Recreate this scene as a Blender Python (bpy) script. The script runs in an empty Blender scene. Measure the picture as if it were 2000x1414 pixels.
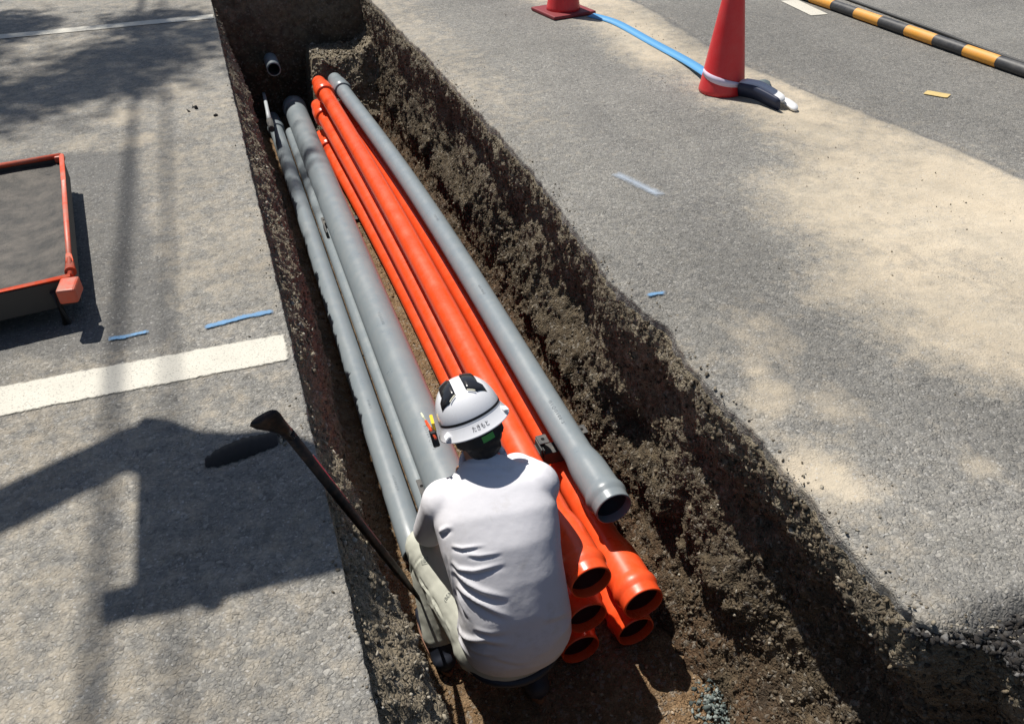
import bpy, bmesh, math, random
import numpy as np
from mathutils import Vector, Matrix, Quaternion
R_ = math.radians
scene = bpy.context.scene
COL = scene.collection

# ---------------------------------------------------------------- camera
cam_d = bpy.data.cameras.new('camera')
cam = bpy.data.objects.new('camera', cam_d)
COL.objects.link(cam)
cam_d.sensor_width = 36.0
cam_d.lens = 36.0 * 1600 / 2000
cam_d.clip_start = 0.05
cam_d.clip_end = 500
M = Matrix(((0.94335279, 0.21015386, -0.25675059, 0.0),
            (-0.33131884, 0.55537618, -0.76274840, 0.0),
            (-0.01770136, 0.80460714, 0.59354360, 1.6),
            (0, 0, 0, 1)))
cam.matrix_world = M
scene.camera = cam

# ---------------------------------------------------------------- light
SUN = Vector((-0.215, 0.48, 1.0)).normalized()
elev = math.asin(SUN.z)
w = bpy.data.worlds.new('World')
scene.world = w
w.use_nodes = True
nt = w.node_tree
bg = nt.nodes['Background']
sky = nt.nodes.new('ShaderNodeTexSky')
sky.sky_type = 'NISHITA'
sky.sun_disc = False
sky.sun_elevation = elev
sky.sun_rotation = math.atan2(SUN.x, SUN.y)
nt.links.new(sky.outputs[0], bg.inputs[0])
bg.inputs[1].default_value = 0.063
sl = bpy.data.lights.new('sun', 'SUN')
sl.energy = 4.9
sl.angle = R_(0.53)
sl.color = (1.0, 0.955, 0.88)
so = bpy.data.objects.new('sun', sl)
COL.objects.link(so)
so.rotation_euler = SUN.to_track_quat('Z', 'Y').to_euler()
scene.view_settings.view_transform = 'Standard'
scene.view_settings.look = 'None'
scene.view_settings.exposure = 0.25
scene.view_settings.gamma = 1
scene.view_settings.use_curve_mapping = False
scene.render.engine = 'CYCLES'

# ---------------------------------------------------------------- noise (numpy)
def _hash(ix, iy, iz, seed):
    n = (ix.astype(np.int64) * 374761393 + iy.astype(np.int64) * 668265263 + iz.astype(np.int64) * 2147483647 + seed * 1274126177) & 0xffffffff
    n = ((n ^ (n >> 13)) * 1274126177) & 0xffffffff
    n = ((n ^ (n >> 16)) * 2246822519) & 0xffffffff
    return ((n ^ (n >> 15)) & 0xffffff) / float(0xffffff)

def vnoise(p, seed=0):
    p = np.asarray(p, float)
    i = np.floor(p); f = p - i; f = f * f * (3 - 2 * f)
    i = i.astype(np.int64)
    out = 0
    for dx in (0, 1):
        wx = f[..., 0] if dx else 1 - f[..., 0]
        for dy in (0, 1):
            wy = f[..., 1] if dy else 1 - f[..., 1]
            for dz in (0, 1):
                wz = f[..., 2] if dz else 1 - f[..., 2]
                out = out + wx * wy * wz * _hash(i[..., 0] + dx, i[..., 1] + dy, i[..., 2] + dz, seed)
    return out * 2 - 1

def fbm(p, freq, octv=4, seed=0, gain=0.5):
    p = np.asarray(p, float); a = 1; s = 0; t = 0
    for k in range(octv):
        s = s + a * vnoise(p * freq + 17.3 * k, seed + k); t += a
        a *= gain; freq *= 2.03
    return s / t

def sstep(a, b, x):
    t = np.clip((x - a) / (b - a), 0, 1)
    return t * t * (3 - 2 * t)

# ---------------------------------------------------------------- materials
def mat(name, col=(.5, .5, .5), rough=.6, metal=0, coat=0, spec=.5):
    m = bpy.data.materials.new(name); m.use_nodes = True
    b = m.node_tree.nodes['Principled BSDF']
    b.inputs['Base Color'].default_value = (*col, 1)
    b.inputs['Roughness'].default_value = rough
    b.inputs['Metallic'].default_value = metal
    b.inputs['Coat Weight'].default_value = coat
    b.inputs['Specular IOR Level'].default_value = spec
    return m

class NB:
    """small node builder"""
    def __init__(s, m):
        s.m = m; s.t = m.node_tree; s.n = s.t.nodes; s.l = s.t.links; s.b = s.n['Principled BSDF']
        tc = s.n.new('ShaderNodeTexCoord'); s.co = tc.outputs['Object']
    def noise(s, scale, detail=4, rough=.55, dist=0, co=None):
        x = s.n.new('ShaderNodeTexNoise'); x.inputs['Scale'].default_value = scale
        x.inputs['Detail'].default_value = detail; x.inputs['Roughness'].default_value = rough
        x.inputs['Distortion'].default_value = dist
        s.l.new(co or s.co, x.inputs['Vector']); return x.outputs['Fac']
    def voro(s, scale, feat='F1', co=None, out='Distance', rnd=1.0):
        x = s.n.new('ShaderNodeTexVoronoi'); x.feature = feat; x.inputs['Scale'].default_value = scale
        x.inputs['Randomness'].default_value = rnd
        s.l.new(co or s.co, x.inputs['Vector']); return x.outputs[out]
    def ramp(s, fac, stops):
        r = s.n.new('ShaderNodeValToRGB'); e = r.color_ramp.elements
        while len(e) < len(stops): e.new(0.5)
        for k, (p, c) in enumerate(stops):
            e[k].position = p; e[k].color = (*c, 1) if len(c) == 3 else c
        s.l.new(fac, r.inputs[0]); return r.outputs[0]
    def rf(s, fac, a, b, lo=0., hi=1.):
        r = s.n.new('ShaderNodeMapRange'); r.inputs[1].default_value = a; r.inputs[2].default_value = b
        r.inputs[3].default_value = lo; r.inputs[4].default_value = hi
        s.l.new(fac, r.inputs[0]); return r.outputs[0]
    def mix(s, fac, a, b, mode='MIX'):
        x = s.n.new('ShaderNodeMix'); x.data_type = 'RGBA'; x.blend_type = mode
        for sock, v in ((x.inputs[0], fac), (x.inputs[6], a), (x.inputs[7], b)):
            if hasattr(v, 'is_output') or isinstance(v, bpy.types.NodeSocket): s.l.new(v, sock)
            elif isinstance(v, (int, float)): sock.default_value = v
            else: sock.default_value = (*v, 1)
        return x.outputs[2]
    def math(s, op, a, b=0.0):
        x = s.n.new('ShaderNodeMath'); x.operation = op
        for sock, v in ((x.inputs[0], a), (x.inputs[1], b)):
            if isinstance(v, bpy.types.NodeSocket): s.l.new(v, sock)
            else: sock.default_value = v
        return x.outputs[0]
    def attr(s, name):
        a = s.n.new('ShaderNodeAttribute'); a.attribute_name = name; return a
    def bump(s, h, dist=.01, strength=1., prev=None):
        x = s.n.new('ShaderNodeBump'); x.inputs['Distance'].default_value = dist; x.inputs['Strength'].default_value = strength
        s.l.new(h, x.inputs['Height'])
        if prev is not None: s.l.new(prev, x.inputs['Normal'])
        return x.outputs[0]
    def out(s, col=None, rough=None, nrm=None):
        if col is not None: s.l.new(col, s.b.inputs['Base Color'])
        if rough is not None: s.l.new(rough, s.b.inputs['Roughness'])
        if nrm is not None: s.l.new(nrm, s.b.inputs['Normal'])

def asphalt_mat():
    m = mat('asphalt', rough=.85, spec=.35); b = NB(m)
    a = b.attr('wear_and_shade')
    sep = b.n.new('ShaderNodeSeparateColor'); b.l.new(a.outputs['Color'], sep.inputs[0])
    dust, dark, coarse = sep.outputs[0], sep.outputs[1], sep.outputs[2]
    n0 = b.noise(30, 2, .5)
    warp = b.n.new('ShaderNodeVectorMath'); warp.operation = 'MULTIPLY_ADD'
    nn = b.n.new('ShaderNodeTexNoise'); nn.inputs['Scale'].default_value = 70; nn.inputs['Detail'].default_value = 1
    b.l.new(b.co, nn.inputs['Vector'])
    b.l.new(nn.outputs['Color'], warp.inputs[0]); warp.inputs[1].default_value = (.010, .010, .010); b.l.new(b.co, warp.inputs[2])
    wc = warp.outputs[0]
    d1 = b.voro(84, 'DISTANCE_TO_EDGE', wc); c1 = b.voro(84, 'F1', wc, 'Color')
    d2 = b.voro(210, 'DISTANCE_TO_EDGE', wc); c2 = b.voro(210, 'F1', wc, 'Color')
    sc = b.n.new('ShaderNodeSeparateColor'); b.l.new(c1, sc.inputs[0])
    sc2 = b.n.new('ShaderNodeSeparateColor'); b.l.new(c2, sc2.inputs[0])
    stone = b.ramp(sc.outputs[0], [(0, (.12, .117, .112)), (.45, (.20, .195, .182)), (.85, (.29, .278, .252)), (1, (.42, .40, .36))])
    stone2 = b.ramp(sc2.outputs[1], [(0, (.16, .154, .145)), (.7, (.245, .234, .21)), (1, (.36, .34, .30))])
    big = b.noise(2.3, 5, .6); big2 = b.noise(.7, 3, .5)
    pick = b.rf(b.noise(26, 3, .6), .44, .56)
    col = b.mix(pick, stone, stone2)
    brk = b.rf(b.noise(34, 3, .6), .42, .60, .15, 1.)
    gap = b.math('MULTIPLY', b.rf(d1, .0, .17, 1.0, 0.0), brk)
    # pale fines packed between the stones, with black pits where they have washed out
    matrix = b.mix(b.rf(b.noise(60, 4, .7), .48, .60), (.265, .248, .212), (.060, .056, .052))
    col = b.mix(b.math('MULTIPLY', gap, .85), col, matrix)
    col = b.mix(b.rf(b.noise(170, 3, .7), .60, .68, 0, .75), col, (.050, .047, .044))
    col = b.mix(b.rf(big, .3, .7, .0, .5), col, (.20, .192, .172))
    # dust film: pale tan fines lying between and over the stones
    dn = b.math('ADD', dust, b.rf(b.noise(14, 7, .75), .3, .7, -.34, .34))
    dfac = b.rf(dn, .12, .80, 0., .92)
    tan = b.ramp(b.noise(3.1, 5, .6), [(.3, (.42, .365, .28)), (.7, (.54, .455, .335))])
    col = b.mix(dfac, col, tan)
    light = b.math('MULTIPLY', b.rf(big2, .35, .65, .84, 1.14), b.rf(b.noise(6.5, 5, .7), .3, .7, .88, 1.12))
    lm = b.n.new('ShaderNodeVectorMath'); lm.operation = 'SCALE'; b.l.new(col, lm.inputs[0]); b.l.new(light, lm.inputs['Scale'])
    col = b.mix(b.math('MULTIPLY', dark, .75), lm.outputs[0], (.062, .063, .066))
    col = b.mix(b.math('MULTIPLY', coarse, .9), col, (.03, .03, .032))
    # white fleck stones
    fl = b.rf(sc2.outputs[2], .965, .99, 0., .55)
    col = b.mix(fl, col, (.46, .45, .43))
    h1 = b.math('MULTIPLY', b.rf(d1, .0, .32), b.rf(brk, .15, 1, .45, 1.))
    hp = b.math('MULTIPLY', b.math('ADD', h1, b.math('MULTIPLY', sc.outputs[1], .6)), b.rf(dust, 0, .9, 1., .12))
    hp = b.math('MULTIPLY', hp, b.rf(dark, 0, 1, 1, .45))
    n1 = b.bump(hp, .0050, .8)
    n2 = b.bump(b.noise(260, 4, .7), .0024, .8, n1)
    n3 = b.bump(b.noise(38, 3, .6), .010, .5, n2)
    b.out(col, b.rf(sc.outputs[2], 0, 1, .62, .9), n3)
    return m

def soil_mat(name, kind):
    m = mat(name, rough=.95, spec=.25); b = NB(m)
    big = b.noise(3.2, 6, .62); mid = b.noise(21, 5, .65); fine = b.noise(120, 4, .7)
    vc = b.voro(75, 'F1', None, 'Color'); sc = b.n.new('ShaderNodeSeparateColor'); b.l.new(vc, sc.inputs[0])
    vd = b.voro(75, 'DISTANCE_TO_EDGE')
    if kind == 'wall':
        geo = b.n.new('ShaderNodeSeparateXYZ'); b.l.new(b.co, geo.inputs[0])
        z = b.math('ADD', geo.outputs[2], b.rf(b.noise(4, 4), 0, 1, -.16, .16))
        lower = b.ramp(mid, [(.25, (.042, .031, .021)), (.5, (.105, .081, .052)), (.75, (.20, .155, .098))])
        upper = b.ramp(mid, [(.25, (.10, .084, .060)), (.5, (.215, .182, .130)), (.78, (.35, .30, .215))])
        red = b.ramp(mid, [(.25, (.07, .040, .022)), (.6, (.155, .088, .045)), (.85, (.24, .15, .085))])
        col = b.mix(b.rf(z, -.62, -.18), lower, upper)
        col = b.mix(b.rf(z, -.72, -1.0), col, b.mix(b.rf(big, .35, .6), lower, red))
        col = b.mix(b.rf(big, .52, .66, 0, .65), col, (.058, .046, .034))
    elif kind == 'floor':
        col = b.ramp(mid, [(.25, (.13, .078, .040)), (.5, (.25, .158, .085)), (.8, (.40, .285, .17))])
        col = b.mix(b.rf(big, .5, .65, 0, .6), col, (.12, .085, .05))
    elif kind == 'gravel':
        col = b.ramp(mid, [(.25, (.13, .108, .075)), (.5, (.26, .215, .150)), (.8, (.40, .34, .25))])
        col = b.mix(b.rf(big, .5, .65, 0, .5), col, (.12, .10, .075))
    else:
        col = b.ramp(mid, [(.25, (.02, .02, .021)), (.8, (.05, .05, .052))])
    st = b.rf(sc.outputs[0], .80, .98, 0., .6)
    col = b.mix(st, col, (.34, .31, .26) if kind != 'dark' else (.12, .12, .12))
    col = b.mix(b.rf(fine, .52, .8, 0, .5), col, (.03, .024, .018))
    n1 = b.bump(mid, .03, .8); n2 = b.bump(fine, .008, .9, n1); n3 = b.bump(b.rf(vd, 0, .3), .007, .8, n2)
    b.out(col, None, n3)
    return m

def plastic_mat(name, col, dusty=(.4, .34, .27), dust=.35, rough=.34, tint=None):
    m = mat(name, col, rough, coat=0.0, spec=.5); b = NB(m)
    g = b.n.new('ShaderNodeNewGeometry')
    up = b.n.new('ShaderNodeSeparateXYZ'); b.l.new(g.outputs['Normal'], up.inputs[0])
    n = b.noise(11, 7, .72); n2 = b.noise(70, 4, .7)
    c = b.mix(b.rf(b.noise(2.2, 3), .3, .7, 0, .3), col, tint or tuple(v * .82 for v in col))
    d = b.math('MULTIPLY', b.rf(b.math('ADD', n, b.math('MULTIPLY', n2, .35)), .58, .86), dust)
    d = b.math('MULTIPLY', d, b.rf(up.outputs[2], -.1, .8, .25, 1.))
    c = b.mix(d, c, dusty)
    sp = b.rf(b.voro(55, 'F1', None), .0, .07, .55, 0.)
    c = b.mix(b.math('MULTIPLY', sp, b.rf(n2, .45, .6)), c, tuple(v * .6 + .1 for v in dusty))
    co = b.n.new('ShaderNodeMapping'); co.inputs['Scale'].default_value = (60, 2.2, 60); b.l.new(b.co, co.inputs['Vector'])
    scr = b.noise(1.0, 3, .6, 0, co.outputs[0])
    b.out(c, b.rf(n, .3, .7, rough - .07, rough + .16), b.bump(scr, .0006, .5))
    return m

MAT = {}
MAT['asphalt'] = asphalt_mat()
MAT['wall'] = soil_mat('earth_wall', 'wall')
MAT['floor'] = soil_mat('earth_floor', 'floor')
MAT['gravel'] = soil_mat('gravel_earth', 'gravel')
MAT['black_soil'] = soil_mat('broken_asphalt', 'dark')
MAT['grey_pipe'] = plastic_mat('grey_pvc', (.215, .250, .272), (.36, .35, .32), .18, .32)
MAT['orange_pipe'] = plastic_mat('orange_pvc', (.86, .085, .018), (.70, .24, .13), .16, .28, (.80, .06, .012))
MAT['grey_inside_shade'] = plastic_mat('grey_pvc_inside_shade', (.06, .07, .08), (.1, .09, .08), .3, .6)  # grey plastic darkened to paint the shade inside the pipes
MAT['red_inside_shade'] = plastic_mat('orange_pvc_inside_shade', (.11, .022, .012), (.1, .06, .05), .3, .7)  # dark brown paints the shade deep inside the orange bells
MAT['black_plastic'] = plastic_mat('black_plastic', (.045, .047, .05), (.3, .26, .2), .3, .5)
MAT['white_paint'] = None
MAT['ink'] = mat('faded_ink', (.13, .15, .17), .6)
MAT['ink_black'] = mat('black_ink', (.02, .02, .025), .6)

def paint_mat(name, col, thr=(.32, .48)):
    m = mat(name, col, .7); b = NB(m)
    n = b.noise(45, 5, .7); v = b.voro(84, 'DISTANCE_TO_EDGE')
    c = b.mix(b.rf(b.noise(6, 4), .35, .65, 0, .35), col, tuple(x * .72 for x in col))
    c = b.mix(b.rf(b.noise(170, 3, .7), .56, .66, 0, .8), c, (.20, .19, .175))
    b.out(c, None, b.bump(b.noise(120, 4, .7), .003, .8))
    tr = b.n.new('ShaderNodeBsdfTransparent'); mx = b.n.new('ShaderNodeMixShader')
    o = b.n['Material Output']
    e = b.attr('edge')
    f = b.math('ADD', b.math('MULTIPLY', b.math('ADD', b.math('MULTIPLY', n, .6), b.math('MULTIPLY', b.noise(11, 4, .7), .4)), .7), b.math('MULTIPLY', e.outputs['Fac'], .5))
    f = b.rf(f, thr[0], thr[1])
    b.l.new(f, mx.inputs[0]); b.l.new(tr.outputs[0], mx.inputs[1]); b.l.new(b.b.outputs[0], mx.inputs[2])
    b.l.new(mx.outputs[0], o.inputs['Surface'])
    return m
MAT['white_paint'] = paint_mat('white_road_paint', (.60, .57, .49), (.55, .70))
MAT['blue_chalk'] = paint_mat('blue_chalk', (.13, .29, .50), (.58, .78))
MAT['pale_chalk'] = paint_mat('pale_chalk', (.40, .46, .54), (.45, .95))
MAT['yellow_paint'] = paint_mat('yellow_paint', (.62, .46, .18), (.30, .42))

# ---------------------------------------------------------------- object helpers
def link(o, parent=None):
    COL.objects.link(o)
    if parent is not None: o.parent = parent
    return o

def tag(o, label=None, cat=None, group=None, kind=None):
    if label: o['label'] = label
    if cat: o['category'] = cat
    if group: o['group'] = group
    if kind: o['kind'] = kind
    return o

def npmesh(name, v, f, m, parent=None, smooth=True, attrs=None):
    me = bpy.data.meshes.new(name)
    v = np.asarray(v, np.float32).reshape(-1, 3)
    f = np.asarray(f, np.int32)
    k = f.shape[1]
    me.vertices.add(len(v)); me.vertices.foreach_set('co', v.ravel())
    me.loops.add(f.size); me.loops.foreach_set('vertex_index', f.ravel())
    me.polygons.add(len(f)); me.polygons.foreach_set('loop_start', np.arange(0, f.size, k, dtype=np.int32))
    if smooth: me.polygons.foreach_set('use_smooth', np.ones(len(f), bool))
    me.update(calc_edges=True)
    if attrs:
        for an, arr in attrs.items():
            arr = np.asarray(arr, np.float32)
            if arr.ndim == 1:
                a = me.attributes.new(an, 'FLOAT', 'POINT'); a.data.foreach_set('value', arr)
            else:
                a = me.attributes.new(an, 'FLOAT_COLOR', 'POINT')
                a.data.foreach_set('color', np.hstack([arr, np.ones((len(arr), 1))]).astype(np.float32).ravel())
    me.materials.append(m)
    return link(bpy.data.objects.new(name, me), parent)

def grid_faces(nu, nv):
    i = np.arange(nu * nv).reshape(nu, nv)
    return np.stack([i[:-1, :-1], i[1:, :-1], i[1:, 1:], i[:-1, 1:]], -1).reshape(-1, 4)

def bmobj(name, bm, m, parent=None, smooth=False):
    me = bpy.data.meshes.new(name); bm.normal_update(); bm.to_mesh(me); bm.free()
    if smooth:
        for p in me.polygons: p.use_smooth = True
    me.materials.append(m)
    return link(bpy.data.objects.new(name, me), parent)

def empty(name, loc):
    o = bpy.data.objects.new(name, None); o.location = loc; o.empty_display_size = .1
    return link(o)

def place(o, parent):
    """child built in world coordinates: keep it there under an unrotated empty"""
    o.location = Vector(o.location) - Vector(parent.location)
    return o

def frame_of(d):
    d = Vector(d).normalized()
    a = Vector((0, 0, 1)) if abs(d.z) < .9 else Vector((1, 0, 0))
    x = d.cross(a).normalized(); y = x.cross(d).normalized()
    return d, x, y

BOW = [None]
def lathe(name, prof, axis0, axis1, m, parent=None, seg=40, cap=False):
    """prof: list of (t metres along axis, radius)"""
    p0 = Vector(axis0); d, x, y = frame_of(Vector(axis1) - p0)
    vs = []
    for t, r in prof:
        for k in range(seg):
            a = 2 * math.pi * k / seg
            q = p0 + d * t + (x * math.cos(a) + y * math.sin(a)) * r
            if BOW[0] and BOW[0][0] and q.y > BOW[0][1] + .3:   # long pipes are never dead straight
                q.x += BOW[0][0] * math.sin(math.pi * min(1, max(0, (q.y - BOW[0][1] - .3) / (BOW[0][2] - BOW[0][1] - .3)))) ** 1.2
            vs.append(q)
    fs = []
    for i in range(len(prof) - 1):
        for k in range(seg):
            k2 = (k + 1) % seg
            fs.append((i * seg + k, i * seg + k2, (i + 1) * seg + k2, (i + 1) * seg + k))
    me = bpy.data.meshes.new(name)
    if cap:
        fs.append(tuple(reversed(range(seg)))); fs.append(tuple((len(prof) - 1) * seg + k for k in range(seg)))
    me.from_pydata([tuple(v) for v in vs], [], fs)
    for p in me.polygons: p.use_smooth = len(p.vertices) == 4
    bm = bmesh.new(); bm.from_mesh(me); bmesh.ops.recalc_face_normals(bm, faces=bm.faces); bm.to_mesh(me); bm.free()
    me.materials.append(m)
    return link(bpy.data.objects.new(name, me), parent)

def tube(name, pts, r, m, parent=None, seg=10, cap=True):
    pts = [Vector(p) for p in pts]; n = len(pts)
    rs = r if isinstance(r, (list, tuple)) else [r] * n
    vs = []; fs = []
    prev = None
    for i, p in enumerate(pts):
        d = (pts[min(i + 1, n - 1)] - pts[max(i - 1, 0)]).normalized()
        if prev is None: _, x, y = frame_of(d)
        else:
            x = (prev - d * prev.dot(d)).normalized(); y = d.cross(x)
        prev = x
        for k in range(seg):
            a = 2 * math.pi * k / seg
            vs.append(p + (x * math.cos(a) + y * math.sin(a)) * rs[i])
    for i in range(n - 1):
        for k in range(seg):
            k2 = (k + 1) % seg
            fs.append((i * seg + k, i * seg + k2, (i + 1) * seg + k2, (i + 1) * seg + k))
    if cap:
        fs.append(tuple(range(seg))[::-1]); fs.append(tuple((n - 1) * seg + k for k in range(seg)))
    me = bpy.data.meshes.new(name); me.from_pydata([tuple(v) for v in vs], [], fs)
    for p in me.polygons: p.use_smooth = len(p.vertices) == 4
    bm = bmesh.new(); bm.from_mesh(me); bmesh.ops.recalc_face_normals(bm, faces=bm.faces); bm.to_mesh(me); bm.free()
    me.materials.append(m)
    return link(bpy.data.objects.new(name, me), parent)

def box(name, c, s, m, parent=None, rot=None, bevel=.0, seg=2):
    bm = bmesh.new(); bmesh.ops.create_cube(bm, size=1)
    bmesh.ops.scale(bm, vec=s, verts=bm.verts)
    if bevel: bmesh.ops.bevel(bm, geom=bm.edges[:], offset=bevel, segments=seg, affect='EDGES', profile=.5)
    if rot is not None: bmesh.ops.transform(bm, matrix=rot.to_4x4() if hasattr(rot, 'to_4x4') else rot, verts=bm.verts)
    bmesh.ops.translate(bm, vec=c, verts=bm.verts)
    return bmobj(name, bm, m, parent)

def text(name, body, m, size, M4, parent=None, bend=None, thick=.0):
    c = bpy.data.curves.new(name, 'FONT'); c.body = body; c.size = size; c.align_x = 'CENTER'; c.align_y = 'CENTER'
    c.resolution_u = 3
    o = bpy.data.objects.new(name, c); COL.objects.link(o)
    bpy.context.view_layer.update()
    me = bpy.data.meshes.new_from_object(o.evaluated_get(bpy.context.evaluated_depsgraph_get()))
    COL.objects.unlink(o); bpy.data.objects.remove(o)
    bm = bmesh.new(); bm.from_mesh(me)
    bmesh.ops.subdivide_edges(bm, edges=[e for e in bm.edges if e.calc_length() > size * .25], cuts=2)
    for v in bm.verts:
        v.co = bend(v.co) if bend else (M4 @ v.co)
    bm.to_mesh(me); bm.free(); me.name = name
    me.materials.clear(); me.materials.append(m)
    return link(bpy.data.objects.new(name, me), parent)

rng = np.random.default_rng(7)
random.seed(7)

# ================================================================= THE GROUND
XL, XR = 0.02, 1.24          # trench edges at road level
FZ = -1.075                  # trench floor
YN, YF = -1.2, 7.86          # near and far ends of the trench

def poly_sd(px, py, poly):
    """signed distance to a polygon, positive inside"""
    poly = np.asarray(poly, float); n = len(poly)
    d = np.full(px.shape, 1e9); ins = np.zeros(px.shape, bool)
    for i in range(n):
        a = poly[i]; c = poly[(i + 1) % n]
        e = c - a; wx = px - a[0]; wy = py - a[1]
        t = np.clip((wx * e[0] + wy * e[1]) / (e @ e), 0, 1)
        d = np.minimum(d, np.hypot(wx - e[0] * t, wy - e[1] * t))
        cond = ((a[1] <= py) & (c[1] > py)) | ((c[1] <= py) & (a[1] > py))
        xi = a[0] + (py - a[1]) / (e[1] if abs(e[1]) > 1e-9 else 1e-9) * e[0]
        ins ^= cond & (px < xi)
    return np.where(ins, d, -d)

def left_edge(y):   # x of the cut on the left pavement
    y = np.asarray(y, float); q = np.stack([y, y * 0, y * 0], -1)
    return XL + .004 * fbm(q, 9, 4, 5) + .003 * fbm(q, 60, 2, 6)

def right_edge(y):
    y = np.asarray(y, float); q = np.stack([y, y * 0 + 3, y * 0], -1)
    base = XR + .065 * sstep(2.3, 3.6, y) - .02 * sstep(5.5, 7.5, y)
    base = base + .009 * fbm(q, 1.7, 3, 15) + .010 * fbm(q, 9, 3, 16) + .007 * fbm(q, 50, 2, 17)
    # a lump broken out of the edge, and the ragged broken corner nearest the viewer
    base = base - .022 * np.exp(-((y - 2.42) / .12) ** 2) + .03 * np.exp(-((y - 2.05) / .10) ** 2)
    base = base + .15 * sstep(.80, .66, y)
    return base

def wear_and_shade(x, y):
    p = np.stack([x, y, x * 0], -1)
    nz = fbm(p, 1.6, 4, 30); nf = fbm(p, 7, 3, 31)
    xx = x + .12 * nz + .03 * nf; yy = y + .10 * fbm(p, 1.3, 3, 33)
    dust = np.zeros_like(x); dark = np.zeros_like(x); coarse = np.zeros_like(x)
    tan = [(2.50, 7.2), (2.60, 5.62), (2.62, 4.7), (2.66, 4.26), (2.74, 3.67), (2.50, 3.03), (2.18, 2.91), (2.06, 2.5), (1.93, 2.08),
           (2.03, 1.9), (1.97, 1.65), (2.08, 1.49), (2.5, 1.2), (4.0, .6), (3.5, 2.2), (3.40, 2.84), (3.36, 3.1), (3.22, 4.28), (3.05, 5.1), (3.2, 5.88), (3.3, 7.2)]
    sd = poly_sd(xx, yy, tan)
    dust = np.maximum(dust, sstep(-.26, .26, sd) * (.80 + .35 * nz + .10 * nf))
    for cx, cy, r, a in ((1.40, 1.65, .10, .75), (1.54, 1.53, .09, .6), (1.37, 1.27, .11, .9), (1.42, 1.78, .08, .6), (1.55, 1.95, .16, .45), (1.74, 1.16, .06, .6), (1.35, 1.02, .07, .3),
                         (-.29, 2.1, .05, .35), (-.27, .95, .05, .5), (-.14, 1.02, .09, .35), (-.30, 5.4, .22, .45), (-.62, 5.05, .16, .6), (-.52, 4.62, .1, .6), (-.82, 4.66, .12, .5), (-.25, 4.3, .18, .3), (-.2, 3.4, .2, .3)):
        dust = np.maximum(dust, a * np.exp(-(((xx - cx) ** 2 + ((yy - cy) * .8) ** 2) / r ** 2)))
    dust = np.maximum(dust, .28 * sstep(1.55, 1.27, x) * (x > .6) * (.6 + nf) * sstep(2.3, 1.8, y))
    dust = np.maximum(dust, .34 * sstep(1.9, 1.35, x) * (x > .6) * sstep(3.2, 4.5, y) * (.9 + .6 * nz))
    dust = np.where((x < .6), np.maximum(dust, .22 + .22 * nz), dust)
    # newer, darker patch of asphalt on the left, and soft cable shadows painted along the lane
    pa = [(-1.6, 4.62), (-.93, 4.6), (-.5, 4.5), (-.44, 3.6), (-.35, 2.6), (-.5, 2.60), (-1.6, 2.72)]
    sp = poly_sd(x + .03 * nf, y + .05 * nf, pa)
    dark = np.maximum(dark, .62 * sstep(-.03, .05, sp))
    dust = dust * (1 - .8 * sstep(-.03, .05, sp))
    for cx, wd, a, y0, y1 in ((-.53, .05, .12, 4.3, 9), (-.365, .04, .10, 3.2, 9)):
        dark = np.maximum(dark, a * np.exp(-((x - cx + .015 * nz) / wd) ** 2) * sstep(y0 - .2, y0 + .3, y) * sstep(y1 + .1, y1 - .3, y))
    # lighter-trafficked road beyond the joint is darker
    road = sstep(0, .06, x - 3.38 + .22 * sstep(2.6, 4.6, y) - .10 * sstep(4.8, 6.2, y) + .03 * nf)
    dark = np.maximum(dark, .22 * road)
    jx = 3.38 - .22 * sstep(2.6, 4.6, y) + .10 * sstep(4.8, 6.2, y)
    joint = np.exp(-((x - jx + .03 * nf) / .026) ** 2)
    dust = dust * (1 - .75 * sstep(.0, .05, x - jx + .03 * nf))
    dark = np.maximum(dark, .8 * joint * (.7 + .6 * nf)); dust = dust * (1 - .8 * joint)
    # dark rubbed band crossing the right lane
    bnd = np.exp(-((xx - 1.75 - .17 * (y - 3)) / .17) ** 2) * sstep(2.0, 2.8, y) * sstep(6.5, 3.4, y)
    dark = np.maximum(dark, .36 * bnd)
    dark = np.maximum(dark, .24 * sstep(.05, .30, -sd) * sstep(.75, .35, -sd) * (x > 1.4))
    coarse = sstep(.83, .70, y + .05 * nf) * sstep(1.62, 1.42, x + .05 * nf) * (x > .6)
    return np.stack([np.clip(dust, 0, 1), np.clip(dark, 0, 1), np.clip(coarse, 0, 1)], -1)

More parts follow.
